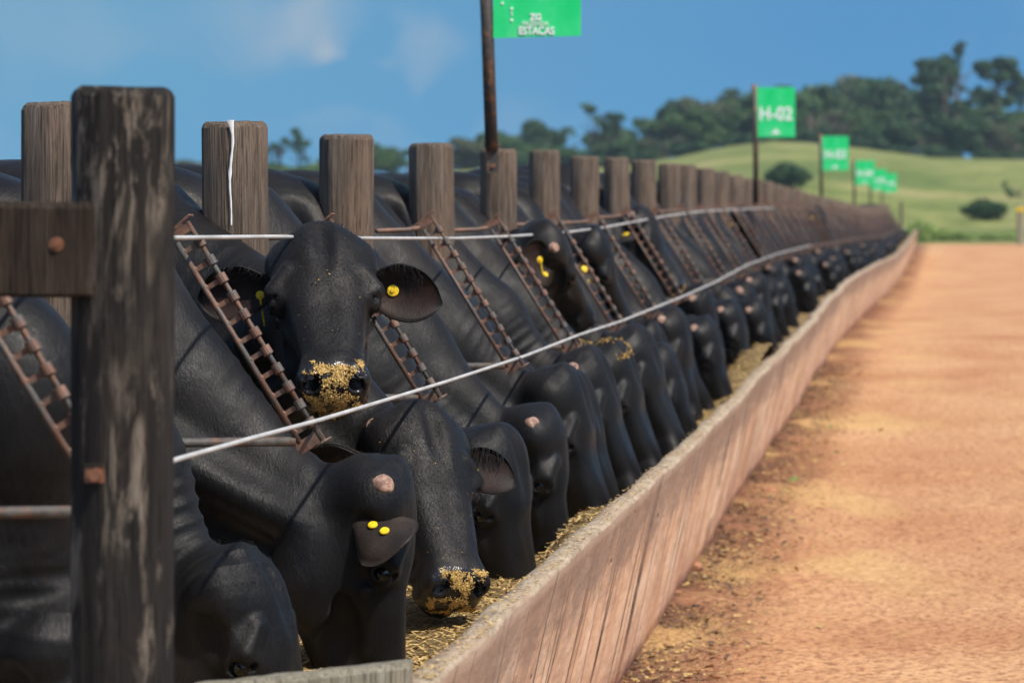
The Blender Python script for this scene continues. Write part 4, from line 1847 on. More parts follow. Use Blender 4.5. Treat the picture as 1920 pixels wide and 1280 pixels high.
        for fq in s.faces[np.all(want[s.faces], axis=1)]:
            q = hp[fq].mean(0)
            m = mnoise.noise(Vector((q[1] * 38 + s.seed, q[2] * 38, q[0] * 38))) + .5 * mnoise.noise(Vector((q[1] * 120, q[2] * 120 + s.seed, q[0] * 120)))
            if math.hypot(abs(q[1]) - .056, q[2] + .055) < .028 or s.cake - abs(q[1]) * 3.2 + m * 1.15 - max(0, (.505 - q[0])) * 22 < .30:
                continue
            ids2 = []
            for vi in fq:
                if vi not in mp:
                    mp[vi] = len(V)
                    V.append(tuple(s.bodyverts[vi] - base + s.bodynorm[vi] * (.0016 + .0028 * r.random())))
                ids2.append(mp[vi])
            F.append(tuple(ids2))
        nn = 0
        tries = 0
        while nn < s.crumbs and tries < s.crumbs * 6:
            tries += 1
            i = int(r.choice(ids))
            q = hp[i]
            # patchy cover, thickest between and below the nostrils
            m = mnoise.noise(Vector((q[1] * 38 + s.seed, q[2] * 38, q[0] * 38)))
            cover = s.cake - abs(q[1]) * 3.2 + m * 1.15 - max(0, (.505 - q[0])) * 22
            if math.hypot(abs(q[1]) - .056, q[2] + .055) < .026:
                continue
            if r.random() * .55 < cover:
                p = s.bodyverts[i] + np.array([r.uniform(-.004, .004) for _ in range(3)])
                flake(p, s.bodynorm[i], r.uniform(.0008, .0026) * (1.6 if r.random() < .06 else 1))
                nn += 1
        # a few stray bits on the face
        face = np.nonzero((hp[:, 0] > 0) & (hp[:, 0] < .5) & (hp[:, 2] > -.12) & (np.abs(hp[:, 1]) < .13))[0]
        for k in range(45):
            i = int(r.choice(face))
            flake(s.bodyverts[i], s.bodynorm[i], r.uniform(.0009, .0018))
        for k in range(9):
            i = int(r.choice(face[np.abs(hp[face, 0] - .21) < .02]))
            if abs(hp[i, 1]) < .03:
                flake(s.bodyverts[i], s.bodynorm[i], r.uniform(.002, .0035))
        mesh_obj('feed_crumbs', V, F, M['crumb'], root)


def ball(root, name, c, r, mat):
    V, F = [], []
    n, m = 14, 10
    for i in range(m + 1):
        th = math.pi * i / m
        for j in range(n):
            a = 2 * math.pi * j / n
            V.append((c[0] + r * math.sin(th) * math.cos(a), c[1] + r * math.sin(th) * math.sin(a), c[2] + r * math.cos(th)))
    for i in range(m):
        for j in range(n):
            F.append((i * n + j, (i + 1) * n + j, (i + 1) * n + (j + 1) % n, i * n + (j + 1) % n))
    return mesh_obj(name, V, F, mat, root, True)


def lash_strands(s, root, e, out, base):
    pass


def scur(root, c, out, r, seed):
    """a rounded horn bud with a worn crown"""
    out = Vector(out).normalized()
    u = out.orthogonal().normalized()
    w = out.cross(u)
    V, F = [], []
    prof = [(1.25, -.45), (1.12, 0), (.98, .32), (.80, .52), (.55, .62), (.42, .56), (.18, .66), (.01, .68)]
    n = 16
    for (q, z) in prof:
        for j in range(n):
            a = 2 * math.pi * j / n
            k = 1 + .10 * mnoise.noise(Vector((math.cos(a) * 1.5 + seed, math.sin(a) * 1.5, z * 2)))
            V.append(tuple(Vector(c) + (u * math.cos(a) + w * math.sin(a)) * r * q * k + out * r * z * k))
    for i in range(len(prof) - 1):
        for j in range(n):
            F.append((i * n + j, i * n + (j + 1) % n, (i + 1) * n + (j + 1) % n, (i + 1) * n + j))
    mesh_obj('horn_bud', V, F, M['horn'], root, True)


def Pn(px, py, d):
    return np.array(P(px, py, d))


def build_cattle():
    G = 'black bulls in a row at the feed trough'
    ang = lambda a, p: (math.cos(R(a)) * math.sin(R(p)), math.sin(R(a)) * math.sin(R(p)), -math.cos(R(p)))
    near = []
    # the raised face looking at the camera
    pb = Pn(600, 418, .955)
    mb_ = Pn(634, 755, .904)
    U = mb_ - pb
    near.append(('black bull holding its head up and facing the camera, yellow feed on muzzle', Cow(
        pb, U, (.25, -1, .0), withers=(-2.42, pb[1] + .55, .03), neck=(-1.98, pb[1] + .30, -.42), headscale=1.09, seed=1, coat=8000, fine=.0062, bodydir=(1, -.18, 0), necksquash=.8,
        ears=[(.205, .130, dict(axis=(-.97, -.05, -.10), open=(.12, -1, -.05), droop=.10)), (.205, .130, dict(axis=(.98, -.06, -.16), open=(-.05, -1, .10), droop=.12))],
        tags=(dict(side=1, along=.46, across=.0, r=.0165), dict(side=-1, along=.30, across=-.2, r=.012, hang=True)), crumbs=5500, scurs=False)))
    # three quarter face below it
    p3 = Pn(790, 758, 1.00)
    m3 = Pn(900, 1150, .960)
    near.append(('black bull with lowered head and yellow feed on its nose, its ear out right', Cow(
        p3, m3 - p3, (.60, -.8, .2), withers=(-2.36, p3[1] + .42, .03), seed=2, fine=.0062, headscale=1.12, coat=8000,
        ears=[(.20, .13, dict(axis=(-1, .1, .02), open=(-.1, -1, -.4))), (.185, .120, dict(axis=(.97, -.10, -.18), open=(.05, -.75, .55), droop=.1))],
        tags=(dict(side=1, along=.46, across=.0, r=.0155),), crumbs=3600, scurs=True)))
    # profile bull with two tags, left of it
    p2 = Pn(758, 868, .90)
    near.append(('black bull in profile, head down in the trough, two oval yellow ear tags', Cow(
        p2, (.03, .02, -1), (.96, .28, 0), withers=(-2.36, p2[1] + .12, .03), neck=(-2.0, p2[1] + .05, -.62), seed=3, nr=.88, fine=.0065, headscale=1.17, coat=6000,
        ears=[(.150, .140, dict(axis=(.80, -.48, -.30), open=(-.25, .85, -.55), droop=.05)), (0, 0, 0)],
        tags=(dict(side=-1, along=.33, across=.12, r=.0125, back=True, knob=False), dict(side=-1, along=.56, across=.0, r=.0125, back=True, knob=False)), scurs=True)))
    # nearest lowered head beside the corner post
    p1 = Pn(468, 1022, .815)
    near.append(('nearest black bull head, low in the trough, right of the dark corner post', Cow(
        p1, (.42, -.05, -1), (.95, -.14, .3), withers=(-2.36, p1[1] + .25, .0), seed=4, fine=.0068, headscale=1.14, coat=6000,
        ears=[(0, 0, 0), (0, 0, 0)], scurs=False)))
    # heads behind the three quarter face
    p4 = Pn(948, 800, 1.09)
    near.append(('black bull whose eye shows beneath the stuck out tagged ear of its neighbour', Cow(
        p4, (.22, -.02, -1), (.94, -.30, .2), withers=(-2.34, p4[1] + .1, .03), seed=5, fine=.0075, headscale=1.12, coat=3000, scurs=False, ears=[(.15, .10, dict(axis=(-.8, -.5, .1), open=(.2, -.6, -.7))), (0, 0, 0)])))
    p5 = Pn(1036, 764, 1.19)
    near.append(('black bull with a pale horn bud, its bright eye just right of the tagged ear', Cow(
        p5, (.18, -.0, -1), (.97, .05, .1), withers=(-2.34, p5[1] + .1, .03), seed=6, fine=.008, ears=[(0, 0, 0), (.2, .12, 0)], headscale=1.10, coat=3000)))
    p6 = Pn(1066, 688, 1.27)
    near.append(('black bull with a broad bare forehead and open eye, its nose against the trough wall', Cow(
        p6, (.34, .0, -1), (.97, -.12, .15), withers=(-2.32, p6[1] + .1, .03), seed=7, fine=.008, ears=[(0, 0, 0), (.2, .12, 0)], headscale=1.18, scurs=False, coat=2500)))
    p7 = Pn(1112, 655, 1.385)
    near.append(('black bull with a big pinkish horn bud just under the lower cable', Cow(
        p7, (.42, .0, -1), (.95, -.16, .2), withers=(-2.32, p7[1] + .1, .03), seed=8, fine=.009, headscale=1.14, coat=2000, ears=[(.16, .10, dict(axis=(-.55, -.75, -.15), open=(.3, -.7, -.6), droop=.2)), (.2, .12, 0)])))
    p8 = Pn(1158, 640, 1.47)
    near.append(('black bull with yellow feed spilled on top of its poll', Cow(
        p8, (.42, .02, -1), (.95, -.14, .2), withers=(-2.32, p8[1] + .1, .03), seed=9, fine=.009, headscale=1.14, pollfeed=True, scurs=False, ears=[(0, 0, 0), (.2, .12, 0)])))
    p6b = Pn(1082, 700, 1.335)
    near.append(('black bull squeezed in behind the broad bare forehead, only its brow showing', Cow(
        p6b, (.36, .0, -1), (.95, -.25, .2), withers=(-2.38, p6b[1] + .1, .0), seed=14, fine=.009, headscale=1.14, scurs=False, ears=[(0, 0, 0), (.2, .12, 0)])))
    p8b = Pn(1196, 612, 1.545)
    near.append(('black bull with a smooth dark forehead right of the feed topped poll', Cow(
        p8b, (.44, .0, -1), (.95, -.30, .2), withers=(-2.34, p8b[1] + .1, .0), seed=15, fine=.009, headscale=1.12, scurs=False, ears=[(.16, .10, dict(axis=(-.6, -.7, -.05), open=(.3, -.6, -.7), droop=.25)), (.2, .12, 0)])))
    # raised heads behind the ladder bars
    r2 = Pn(1032, 418, 1.50)
    near.append(('black bull with raised head turned away and a forked yellow tag in its open ear', Cow(
        r2, (.30, .62, -.72), (.75, .25, .55), withers=(-2.42, r2[1] - .30, .0), neck=(-2.05, r2[1] - .12, -.40), seed=10, fine=.009, bodydir=(1, .1, 0),
        ears=[(.17, .19, dict(axis=(-.62, -.75, .02), open=(.35, -1, .25), droop=.0)), (.22, .12, 0)],
        tags=(dict(side=-1, along=.35, across=.2, r=.015, hang=True), dict(side=-1, along=.3, across=-.4, r=.012)))))
    r3 = Pn(1120, 428, 1.74)
    near.append(('black bull with raised head and two round yellow tags on its hanging ear', Cow(
        r3, (.36, .30, -.88), (.80, -.05, .5), withers=(-2.42, r3[1] - .1, .0), neck=(-2.05, r3[1], -.40), seed=11, fine=.009,
        ears=[(.20, .13, dict(axis=(.15, -.60, -.75), open=(-.3, .6, -.4), droop=.1)), (.22, .12, 0)],
        tags=(dict(side=-1, along=.3, across=.1, r=.019, back=True), dict(side=-1, along=.62, across=.1, r=.017, back=True)), scurs=False)))
    p0 = Pn(165, 1130, .70)
    near.append(('black bull at the left edge, its thick neck behind the timber rail and corner post', Cow(
        p0, (.20, -.02, -1), (.92, -.35, .1), withers=(-2.34, p0[1] + .1, .06), neck=(-1.98, p0[1] + .05, -.42), seed=12, fine=.010, scurs=False, ears=[(0, 0, 0), (.2, .12, 0)])))
    out = []
    for lab, c in near:
        o = c.build()
        tag(o, lab, 'bull', G)
        out.append(o)

    # generic feeding animals for the rest of the row
    gen = []
    rg = random.Random(4)
    for k in range(9):
        pz = rg.uniform(-.70, -.57)
        ux = rg.uniform(.26, .60)
        wy = rg.choice([-.45, -.2, -.1, .05, .15])
        nears = rg.choice([(0, 0, 0), (.17, .11, dict(axis=(-.75, -.55, .05), open=(.2, -.8, -.5), droop=.3)), (.17, .11, dict(axis=(-.2, -.85, -.35), open=(.3, -.3, -.9), droop=.2)), (.16, .10, dict(axis=(-.6, -.6, -.2), open=(.2, -.6, -.7), droop=.2)), (.17, .11, dict(axis=(.5, -.7, -.45), open=(-.2, .8, -.7), droop=.1))])
        tg = (dict(side=-1, along=.4, across=0, r=.018, back=nears[2]['axis'][0] > 0, knob=False),) if nears[0] and k in (1, 4, 7) else ()
        px_ = rg.uniform(-1.57, -1.42)
        ux = min(ux, (-1.215 - px_) / .56)
        c = Cow((px_, rg.uniform(-.08, .08), pz), (ux, rg.uniform(-.12, .12), -1), (.95, wy, .2), withers=(-2.36 + rg.uniform(-.05, .08), .08, rg.uniform(-.02, .06)),
                seed=20 + k, fine=.012, coarse=.05, headscale=rg.uniform(1.08, 1.2), tags=tg, scurs=k not in (3, 6), ears=[nears, (.18, .12, dict(axis=(-.2, 1, -.3), open=(.5, .2, -.8)))])
        gen.append(c.build())
    # raised muzzle variants for further along
    c = Cow((-1.82, 0, -.08), (.50, -.10, -.86), (.8, -.2, .5), withers=(-2.45, .0, 0), neck=(-2.1, 0, -.38), seed=31, fine=.013, coarse=.05, crumbs=250,
            ears=[(.2, .13, dict(axis=(-.2, -.9, -.2), open=(.2, -.4, -.9))), (.2, .13, 0)], tags=(dict(side=-1, along=.4, across=0, r=.02, back=True),))
    up = c.build()
    gen_used = {g.name: False for g in gen + [up]}
    cut = D1 * 1.56
    r = random.Random(21)
    mids = [
        'black bull with a tan horn bud high on its head, under the lower cable',
        'black bull feeding with a dark eye and bare forehead, just past the bull with feed on its poll',
    ]
    Y = D1 * 1.63
    order = []
    for k in range(30):
        o9 = list(range(len(gen)))
        r.shuffle(o9)
        order += o9
    i = 0
    while Y < 119:
        d = Y / D1
        is_up = i in (7, 24, 25, 49)
        g = up if is_up else gen[order[i % len(order)]]
        z = PEN + rail_rise(d) / 650
        if not gen_used[g.name]:
            o = g
            gen_used[g.name] = True
        else:
            o = copy_tree(g, g.location)
        o.location = (g.location[0] * 0 + (-3.10 + r.uniform(-.07, .05)), Y, z + r.uniform(-.05, .03))
        o.rotation_euler = (0, 0, R(r.uniform(-6, 6)))
        sc = r.uniform(.95, 1.05)
        o.location.x = -3.105 + r.uniform(-.045, .02) - 1.9 * (sc - 1) - (.05 if d > 3 else 0) - (.10 if is_up else 0)
        o.scale = (sc, sc, sc)
        if is_up:
            lab = 'black bull with its head raised between the distant slanted ladder bars'
        elif d < 2.7:
            lab = 'black bull feeding head down in the middle stretch of the row'
        else:
            lab = 'black bull in the far blurred stretch of the row'
        tag(o, lab, 'bull', G)
        Y += r.uniform(.54, .78) * (1.0 if d < 4 else 1.15)
        i += 1
    for g in gen:
        if not gen_used[g.name]:
            for c in list(g.children):
                bpy.data.objects.remove(c)
            bpy.data.objects.remove(g)


build_cattle()
#CATTLE>

#<TREES
# ------------------------------------------------------------------ trees and bushes
def crown_mesh(name, blobs, n, leaf, mat, seed, flat=.0):
    """blobs: (centre, radii) leaf clumps; n leaf sprays spread over them, denser near their skins"""
    r = np.random.RandomState(seed)
    vol = np.array([b[1][0] * b[1][1] * b[1][2] for b in blobs]) ** (2 / 3.)
    pick = r.choice(len(blobs), n, p=vol / vol.sum())
    C = np.array([b[0] for b in blobs])[pick]
    Rr = np.array([b[1] for b in blobs])[pick]
    dirs = r.normal(size=(n, 3))
    dirs /= np.linalg.norm(dirs, axis=1)[:, None]
    rad = r.uniform(.35, 1.12, n) ** .5
    p = C + dirs * Rr * rad[:, None]
    # ragged: drop sprays where a coarse noise is low
    keep = np.array([mnoise.noise(Vector((float(q[0]) * 1.1 + seed, float(q[1]) * 1.1, float(q[2]) * 1.1))) > -.22 for q in p])
    p, dirs = p[keep], dirs[keep]
    n = len(p)
    nrm_ = dirs * .7 + r.normal(size=(n, 3)) * .6
    nrm_ /= np.linalg.norm(nrm_, axis=1)[:, None]
    t = np.cross(nrm_, r.normal(size=(n, 3)))
    t /= np.linalg.norm(t, axis=1)[:, None]
    b = np.cross(nrm_, t)
    s = leaf * r.uniform(.5, 1.3, n)[:, None]
    V = np.stack([p - t * s, p - b * s * .55 + nrm_ * s * .2, p + t * s, p + b * s * .6], 1).reshape(-1, 3)
    Q = np.arange(4 * n).reshape(-1, 4)
    return V, Q


def make_tree(seed, kind, mat):
    """a tree about one unit tall and wide, to be scaled; trunk foot at the origin"""
    r = random.Random(seed)
    blobs = []
    if kind == 'round':
        for k in range(15):
            a = r.random() * 6.28
            q = r.random() ** .6 * .36
            z = r.uniform(.32, .84)
            sc = .55 + .45 * math.sin(min(1, (z - .2) / .5) * math.pi * .6)
            blobs.append(((q * math.cos(a) * sc * 1.2, q * math.sin(a) * sc * 1.2, z), (r.uniform(.10, .19), r.uniform(.10, .19), r.uniform(.08, .14))))
        blobs.append(((0, 0, .55), (.30, .30, .26)))
    elif kind == 'umbrella':
        for k in range(11):
            a = r.random() * 6.28
            q = r.random() ** .5 * .42
            z = r.uniform(.72, .93) - q * .15
            blobs.append(((q * math.cos(a), q * math.sin(a), z), (r.uniform(.10, .17), r.uniform(.10, .17), r.uniform(.035, .06))))
        for k in range(4):
            a = r.random() * 6.28
            blobs.append(((.22 * math.cos(a), .22 * math.sin(a), r.uniform(.5, .66)), (.10, .10, .04)))
    elif kind == 'tiers':
        for k in range(13):
            a = r.random() * 6.28
            z = r.choice([.45, .58, .70, .82, .93]) + r.uniform(-.03, .03)
            q = r.random() ** .5 * (.40 if z < .85 else .2)
            blobs.append(((q * math.cos(a), q * math.sin(a), z), (r.uniform(.10, .18), r.uniform(.10, .18), r.uniform(.045, .08))))
        blobs.append(((0, 0, .62), (.16, .16, .22)))
    elif kind == 'bush':
        for k in range(12):
            a = r.random() * 6.28
            q = r.random() ** .5 * .34
            z = r.uniform(.22, .72) * (1 - q * .7)
            blobs.append(((q * math.cos(a), q * math.sin(a), z), (r.uniform(.14, .22), r.uniform(.14, .22), r.uniform(.14, .2))))
        blobs.append(((0, 0, .35), (.36, .36, .32)))
    V, Q = crown_mesh('c', blobs, {'round': 6500, 'umbrella': 3000, 'tiers': 4200, 'bush': 4500}[kind], .030 if kind != 'bush' else .034, mat, seed)
    root = empty('tree' if kind != 'bush' else 'bush', (0, 0, 0))
    np_mesh('crown', V, Q, mat, root, False)
    mb = MB()
    th = .55 if kind in ('round', 'bush') else .78
    if kind == 'bush':
        th = .3
    pts = [(0, 0, -.06), (.01, 0, th * .3), (-.012, .01, th * .65), (0, 0, th)]
    mb.tube(pts, [.034, .026, .020, .012], 8)
    for b in blobs[:9]:
        z0 = th * r.uniform(.45, .95)
        c = Vector(b[0])
        m = Vector((c.x * .5, c.y * .5, (z0 + c.z) / 2 - .02))
        mb.tube([(0, 0, z0), m, c], [.012, .008, .003], 5)
    mb.build('trunk', M['bark'], root, True)
    return root


def build_trees():
    protos = {}
    for key, kind, mat, seed in (('d1', 'round', 'leaf_dark', 1), ('d2', 'round', 'leaf_dark', 2), ('m1', 'round', 'leaf_mid', 3), ('m2', 'tiers', 'leaf_mid', 4), ('p1', 'round', 'leaf_pale', 5),
                                 ('u1', 'umbrella', 'leaf_dark', 6), ('u2', 'tiers', 'leaf_dark', 7), ('b1', 'bush', 'leaf_mid', 8), ('b2', 'bush', 'leaf_bright', 9), ('bd', 'bush', 'leaf_dark', 10), ('w1', 'bush', 'leaf_weed', 11)):
        protos[key] = make_tree(seed, kind, M[mat])
    used = set()
    G = 'trees along the ridge'

    def put(key, px, ytop, ybase, wpx, Y, lab, cat='tree', group=G, rot=None):
        p = protos[key]
        X = (px - 1779) * Y / FPX
        zt = (391 - ytop) * Y / FPX
        zb = (391 - ybase) * Y / FPX
        h = zt - zb
        w = wpx * Y / FPX
        o = p if key not in used else copy_tree(p, (0, 0, 0))
        used.add(key)
        o.location = (X, Y, zb)
        o.rotation_euler = (0, 0, rnd.random() * 6.28 if rot is None else rot)
        o.scale = (w, w, h)
        tag(o, lab, cat, group)
        return o
    far = 'dark green tree in the unbroken wood along the hill crest'
    low = 'low rounded tree at the foot of the wood behind the hill crest'
    # back row, their tops make the skyline (px, top, base, width, kind)
    sky = [(1010, 222, 330, 100, 'd2'), (955, 248, 330, 90, 'm1'), (1065, 236, 325, 90, 'd1'), (1118, 196, 325, 92, 'u2'), (1160, 232, 320, 80, 'm1'), (1200, 222, 318, 100, 'd1'), (1250, 208, 310, 100, 'm1'),
           (1300, 190, 305, 100, 'd2'), (1345, 160, 300, 110, 'd1'), (1400, 168, 300, 100, 'p1'), (1440, 176, 300, 90, 'm1'), (1478, 165, 300, 100, 'd2'), (1530, 148, 300, 110, 'm1'), (1585, 134, 300, 120, 'd1'),
           (1640, 128, 300, 130, 'p1'), (1690, 134, 300, 120, 'd2'), (1735, 160, 305, 110, 'm1'), (1800, 178, 310, 120, 'd1'), (1850, 170, 310, 110, 'm2'), (1905, 205, 310, 110, 'd2'), (1945, 200, 310, 120, 'm1'),
           (2010, 190, 310, 140, 'd1'), (2100, 180, 310, 140, 'd2')]
    for (px, yt, yb, w, k) in sky:
        lab = {(1118): 'tree with a pointed tiered crown rising above the wood left of the nearer signs', (1640): 'greyish pale crown at the highest part of the dense wood', (1345): 'dark crown of the wood just left of the sign reading H-02',
               (1400): 'thin greyish tree partly behind the sign reading H-02'}.get(px, far)
        put(k, px, yt - 4, yb + 12, w * 1.5, rnd.uniform(368, 400), lab)
    # front row
    x = 940
    ks = ['d1', 'm1', 'd2', 'm1', 'd1', 'm2', 'd2', 'd1', 'p1']
    i = 0
    while x < 2080:
        cr = crest_tab(x)
        top = cr - rnd.uniform(55, 95) * (1.0 if x > 1250 else .6)
        put(ks[i % 9], x, top, cr + 14, rnd.uniform(95, 140), rnd.uniform(338, 362), far)
        x += rnd.uniform(30, 44)
        i += 1
    x = 930
    while x < 2080:
        cr = crest_tab(x)
        put('bd' if i % 3 else 'b1', x, cr - rnd.uniform(24, 42), cr + 10, rnd.uniform(60, 95), rnd.uniform(331, 338), low, 'tree')
        x += rnd.uniform(26, 38)
        i += 1
    x = 935
    while x < 2080:
        cr = crest_tab(x)
        put(ks[(i * 2) % 9], x, cr - rnd.uniform(70, 120) * (1.0 if x > 1250 else .5), cr + 12, rnd.uniform(110, 150), rnd.uniform(352, 366), far)
        x += rnd.uniform(40, 60)
        i += 1
    # tall open crowned trees at the right
    put('u1', 1772, 98, 300, 165, 372, 'tall flat crowned tree standing clear of the wood, left one of the open pair')
    put('u2', 1795, 74, 300, 120, 380, 'tallest tree top, a thin ragged tuft above the open crowned trees')
    put('u1', 1865, 96, 300, 130, 366, 'tall umbrella crowned tree right of the tallest ragged one', rot=2.0)
    put('u2', 1912, 122, 300, 100, 374, 'tall open tree cut off by the right edge of the view')
    # left background
    L = 'small round tree on the low ground far behind the cattle backs'
    for (px, yt, yb, w, k, lab) in ((560, 240, 345, 58, 'u2', 'slender far tree with a clear gap of sky, between the streaked post and the next'), (524, 258, 345, 50, 'u2', 'thin far tree close to the right side of the streaked post'),
                                    (520, 292, 345, 80, 'b2', L), (585, 290, 345, 90, 'b2', L), (625, 280, 345, 80, 'm1', L), (690, 262, 345, 70, 'm1', L), (728, 270, 345, 80, 'm1', L), (765, 282, 345, 70, 'd1', L), (345, 296, 345, 60, 'p1', L),
                                    (480, 300, 345, 90, 'm1', L), (200, 300, 345, 100, 'm1', L), (878, 250, 345, 80, 'p1', 'pale hazy tree left of the pole of the tall sign'), (845, 285, 345, 60, 'd1', L), (918, 238, 340, 80, 'm1', 'tree directly behind the pole of the tall sign')):
        put(k, px, yt - 2, yb, w * 1.35, rnd.uniform(340, 372), lab, 'tree', 'trees on the low ground at the left')
    # bushes in the pasture; Y found from where their foot meets the slope
    def foot(px, yb):
        best = 150
        for Y in np.arange(150, 328, 1.0):
            X = (px - 1779) * Y / FPX
            if 391 - terrain(X, Y) * FPX / Y <= yb:
                return Y
        return 300
    for (k, px, yt, yb, w, lab, cat) in (('bd', 1478, 294, 352, 96, 'dark round bush on the green slope just right of the H-02 sign pole', 'bush'), ('bd', 1848, 364, 414, 86, 'dark bush on the pasture above the end of the road', 'bush'),
                                         ('b1', 1912, 318, 372, 52, 'bush cut off by the right edge of the view on the slope', 'bush')):
        Y = foot(px, yb)
        put(k, px, yt - 6, yb + 4, w * 1.3, Y, lab, cat, None)
    for j, (px, yt, yb, w) in enumerate(((1722, 398, 456, 52), (1745, 410, 456, 50), (1775, 420, 456, 60), (1812, 426, 456, 60), (1850, 430, 456, 60), (1885, 432, 456, 60))):
        put('w1', px, yt, yb, w, 148 + j, 'clump of light green weeds at the far end of the road', 'weed clump', 'weeds at the road end')
    for k, p in protos.items():
        if k not in used:
            for c in list(p.children):
                bpy.data.objects.remove(c)
            bpy.data.objects.remove(p)


build_trees()
#TREES>

#<SIGNS
# ------------------------------------------------------------------ signs
def text_mesh(body, size, mat, parent, loc, name='lettering', sx=1.0, extr=.001, bold=0.0):
    cu = bpy.data.curves.new('lettering', 'FONT')
    cu.body = body
    cu.size = size
    cu.align_x = 'CENTER'
    cu.align_y = 'CENTER'
    cu.extrude = extr
    cu.offset = bold
    tmp = bpy.data.objects.new('tmp', cu)
    link(tmp)
    dg = bpy.context.evaluated_depsgraph_get()
    me = bpy.data.meshes.new_from_object(tmp.evaluated_get(dg))
    bpy.data.objects.remove(tmp)
    me.transform(Matrix.Rotation(R(90), 4, 'X') @ Matrix.Diagonal((sx, 1, 1, 1)))
    me.materials.clear()
    me.materials.append(mat)
    o = link(bpy.data.objects.new(name, me))
    o.parent = parent
    o.location = loc
    return o


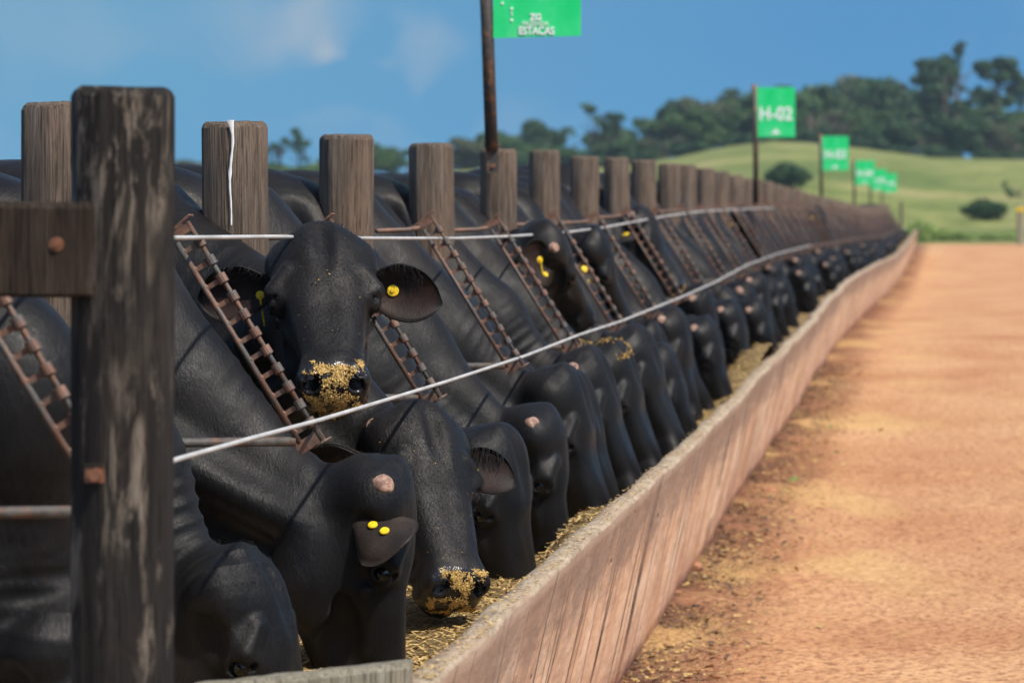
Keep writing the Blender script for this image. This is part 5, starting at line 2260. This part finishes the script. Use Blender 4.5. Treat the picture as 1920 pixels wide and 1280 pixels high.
def build_signs():
    G = 'green pen signs on poles'
    specs = [
        (1.5775, 929, None, 'large green sign cut off by the top of the view, with the words FAZENDA ESTACAS', 163, None, 75, 918),
        (3.70, 1419, 'H-02', 'green sign reading H-02 on a rusty pole, in front of the wood', 72, 165, 258, 1416),
        (5.66, 1541, 'H-03', 'green numbered sign on a pole next right of the H-02 sign', 50, 256, 320, 1539),
        (7.60, 1602, 'H-04', 'third green numbered sign from the right, its board apart from the last two', 36, 301, 347, 1602),
        (9.55, 1632, 'H-05', 'second green sign from the right end, its board overlapping the last one', 29, 317, 357, 1632),
        (11.4, 1654, 'H-06', 'smallest and farthest green sign at the right end of the row', 26, 325, 361, 1654),
    ]
    for i, (d, px, txt, lab, wpx, yt, yb, ptop) in enumerate(specs):
        Y = D1 * d
        k = d / 650
        base = P(px, 391, d)
        ztop = (391 - yt) * k if yt is not None else (391 - 75) * k + .60
        zbot = (391 - yb) * k
        zpost = (161 + post_rise(d)) / 650 if i < 5 else -.3
        w = wpx * k
        xl = (ptop + (14 if i == 0 else 3) - 1779) * k + (0.012 if i == 0 else .01)
        y0 = Y - .135
        root = empty('pen_sign', (base.x, y0, zpost))
        o0 = Vector(root.location)
        tag(root, lab, 'sign', G)
        x0 = base.x + (-.0 if i else 0)
        lean = (ptop - px) * k * 1.05
        zt = ztop + .03
        ztr = (391 - 0) * k if i == 0 else ztop
        xt = x0 + lean * ((zt - zpost) / max(.01, ztr - zpost))
        rr = .029
        mb = MB()
        pts = [Vector((x0, y0, zpost - (.02 if i == 0 else .25))), Vector(((x0 * .5 + xt * .5) + .003, y0, (zpost + zt) / 2)), Vector((xt, y0, zt))]
        mb.tube([p - o0 for p in pts], rr, 12)
        mb.build('pole', M['rusty_pole'], root, True)
        # board
        xl = xt + rr * .8 if i else (933 - 1779) * k
        h = ztop - zbot
        tl = .012 * (1 if i == 0 else 0)
        V, F = [], []
        nx, nz = 12, 12
        for s_ in (0, 1):
            for a in range(nx + 1):
                for b in range(nz + 1):
                    u, v = a / nx, b / nz
                    bow = .0012 * mnoise.noise(Vector((u * 3, v * 3, i)))
                    V.append((xl + u * w - o0.x, (-.021 if i == 0 else -.012) + bow + s_ * .002, zbot + v * h + u * tl * (1 - v) * .9 - o0.z))
        m = (nx + 1) * (nz + 1)
        for s_ in (0, 1):
            for a in range(nx):
                for b in range(nz):
                    q = [s_ * m + a * (nz + 1) + b, s_ * m + (a + 1) * (nz + 1) + b, s_ * m + (a + 1) * (nz + 1) + b + 1, s_ * m + a * (nz + 1) + b + 1]
                    F.append(tuple(q if s_ == 0 else q[::-1]))
        rim = [a * (nz + 1) for a in range(nx + 1)] + [nx * (nz + 1) + b for b in range(1, nz + 1)] + [a * (nz + 1) + nz for a in range(nx - 1, -1, -1)] + [b for b in range(nz - 1, 0, -1)]
        for a, b in zip(rim, rim[1:] + rim[:1]):
            F.append((a, b, b + m, a + m)[::-1])
        board = mesh_obj('board', V, F, M['green'], root, True)
        smooth_by_angle(board, 50)
        cx = xl + w / 2 - o0.x
        yf = -.0245 if i == 0 else -.0155
        W8 = M['white']
        if i == 0:
            pxk = lambda x, y: (((x - 1779) * k) - o0.x, yf, (391 - y) * k - o0.z)
            text_mesh('ESTACAS', 20.0 * k, W8, board, pxk(1013.5, 62), sx=.82, bold=.0012)
            text_mesh('FAZENDA', 11.5 * k, W8, board, pxk(1011.5, 48.5), sx=.95, bold=.0002)
            text_mesh('ZG', 16 * k, W8, board, pxk(1012, 36.5), sx=.95, bold=.0015)
            text_mesh('H-01', .17, W8, board, (cx, yf, ztop - .27 - o0.z), sx=.95, bold=.005)
            # small worn marks at the left of the board
            mb = MB()
            for (x, y, s) in ((967.5, 20, 2.6), (967, 27, 1.5), (968, 32, 1.5), (967.5, 41.5, 2.6), (950, 10, 2.4)):
                c = Vector(pxk(x, y))
                mb.tube([c + Vector((0, .004, 0)), c], s * k, 10)
            mb.build('paint_marks', W8, board)
            # bolts clamping the plate to the post
            mb = MB()
            mb.box((0, -.006, -.055), (.052, .006, .13))
            mb.box((-.0, -.004, .005), (.075, .012, .02))
            pb = mb.build('pole_bracket', M['rusty_pole'], root)
            pb.location = (.004, .004, 0)
            mb = MB()
            mb.tube([(0, -.009, 0), (0, -.017, 0)], .010, 8)
            b2 = mb.build('bolt', M['rusty_bolt'], pb)
            b2.location = (.004, 0, -.088)
        else:
            text_mesh(txt, .195, W8, board, (cx, yf, zbot + h * .46 - o0.z), sx=.90, bold=.004)
            # crest under the number: a small peak over two lines
            V = [(-.055, yf, 0), (.055, yf, 0), (.028, yf, .022), (.012, yf, .040), (0, yf, .056), (-.012, yf, .040), (-.028, yf, .022)]
            e = mesh_obj('emblem', V, [(0, 1, 2, 3, 4, 5, 6)], W8, board)
            e.location = (cx, 0, zbot + .035 - o0.z)


build_signs()


def build_extras():
    # thin post closing the row, and the pale wooden post at the right edge
    d = 11.6
    p = P(1690, 378, d)
    zb = zg(p.y)
    V, F = post_mesh('post', .055, 0, p.z - zb, None, 5)
    o = mesh_obj('end_post', V, F, M['weathered_post'], None, True)
    o.location = (p.x, p.y, zb)
    tag(o, 'thin dark post standing at the far end of the trough', 'post')
    Y = 141.0
    x = (1913 - 1779) * Y / FPX
    zt = (391 - 384) * Y / FPX
    V, F = post_mesh('post', .13, 0, zt - zg(Y) + .02, None, 9)
    o = mesh_obj('roadside_post', V, F, M['grey_board'], None, True)
    o.location = (x, Y, zg(Y) - .02)
    tag(o, 'pale wooden post beside the road at the right edge', 'post')
    mb = MB()
    mb.box((0, -.15, zt - zg(Y) - .16), (.30, .03, .16))
    mb.build('yellow_band', M['tag'], o)
    # old grey board across the near end of the trough
    a = P(362, 1284, .655)
    b = P(771, 1239, .668)
    V, F = [], []
    n = 30
    for i in range(n + 1):
        t = i / n
        c = a.lerp(b, t)
        z = c.z + .003 * mnoise.noise(Vector((t * 9, 0, 0)))
        for (dy, dz) in ((-.02, -.34), (-.021, -.012), (-.012, 0), (.024, .002), (.026, -.34)):
            V.append((c.x - a.x, c.y - a.y + dy, z - a.z + dz))
    for i in range(n):
        for k in range(5):
            F.append((i * 5 + k, i * 5 + (k + 1) % 5, (i + 1) * 5 + (k + 1) % 5, (i + 1) * 5 + k))
    F.append(tuple(range(5)))
    F.append(tuple(range(n * 5, n * 5 + 5))[::-1])
    o = mesh_obj('end_board', V, F, M['grey_board'])
    o.location = a
    smooth_by_angle(o, 30)
    tag(o, 'old grey board closing the near end of the trough at the bottom', 'board')


build_extras()


def build_haze():
    V = [(x, y, z) for x in (-900, 500) for y in (-40, 780) for z in (-60, 120)]
    F = [(0, 1, 3, 2), (4, 6, 7, 5), (0, 4, 5, 1), (2, 3, 7, 6), (0, 2, 6, 4), (1, 5, 7, 3)]
    m = bpy.data.materials.new('thin_air')
    m.use_nodes = True
    nt = m.node_tree
    nt.nodes.clear()
    out = nt.nodes.new('ShaderNodeOutputMaterial')
    v = nt.nodes.new('ShaderNodeVolumePrincipled')
    v.inputs['Color'].default_value = (.62, .80, 1, 1)
    v.inputs['Density'].default_value = HAZE
    nt.links.new(v.outputs[0], out.inputs['Volume'])
    o = mesh_obj('haze', V, F, m)
    tag(o, 'thin blue haze of the damp air', 'haze', kind='stuff')


HAZE = .00022
if HAZE > 0:
    build_haze()
#SIGNS>
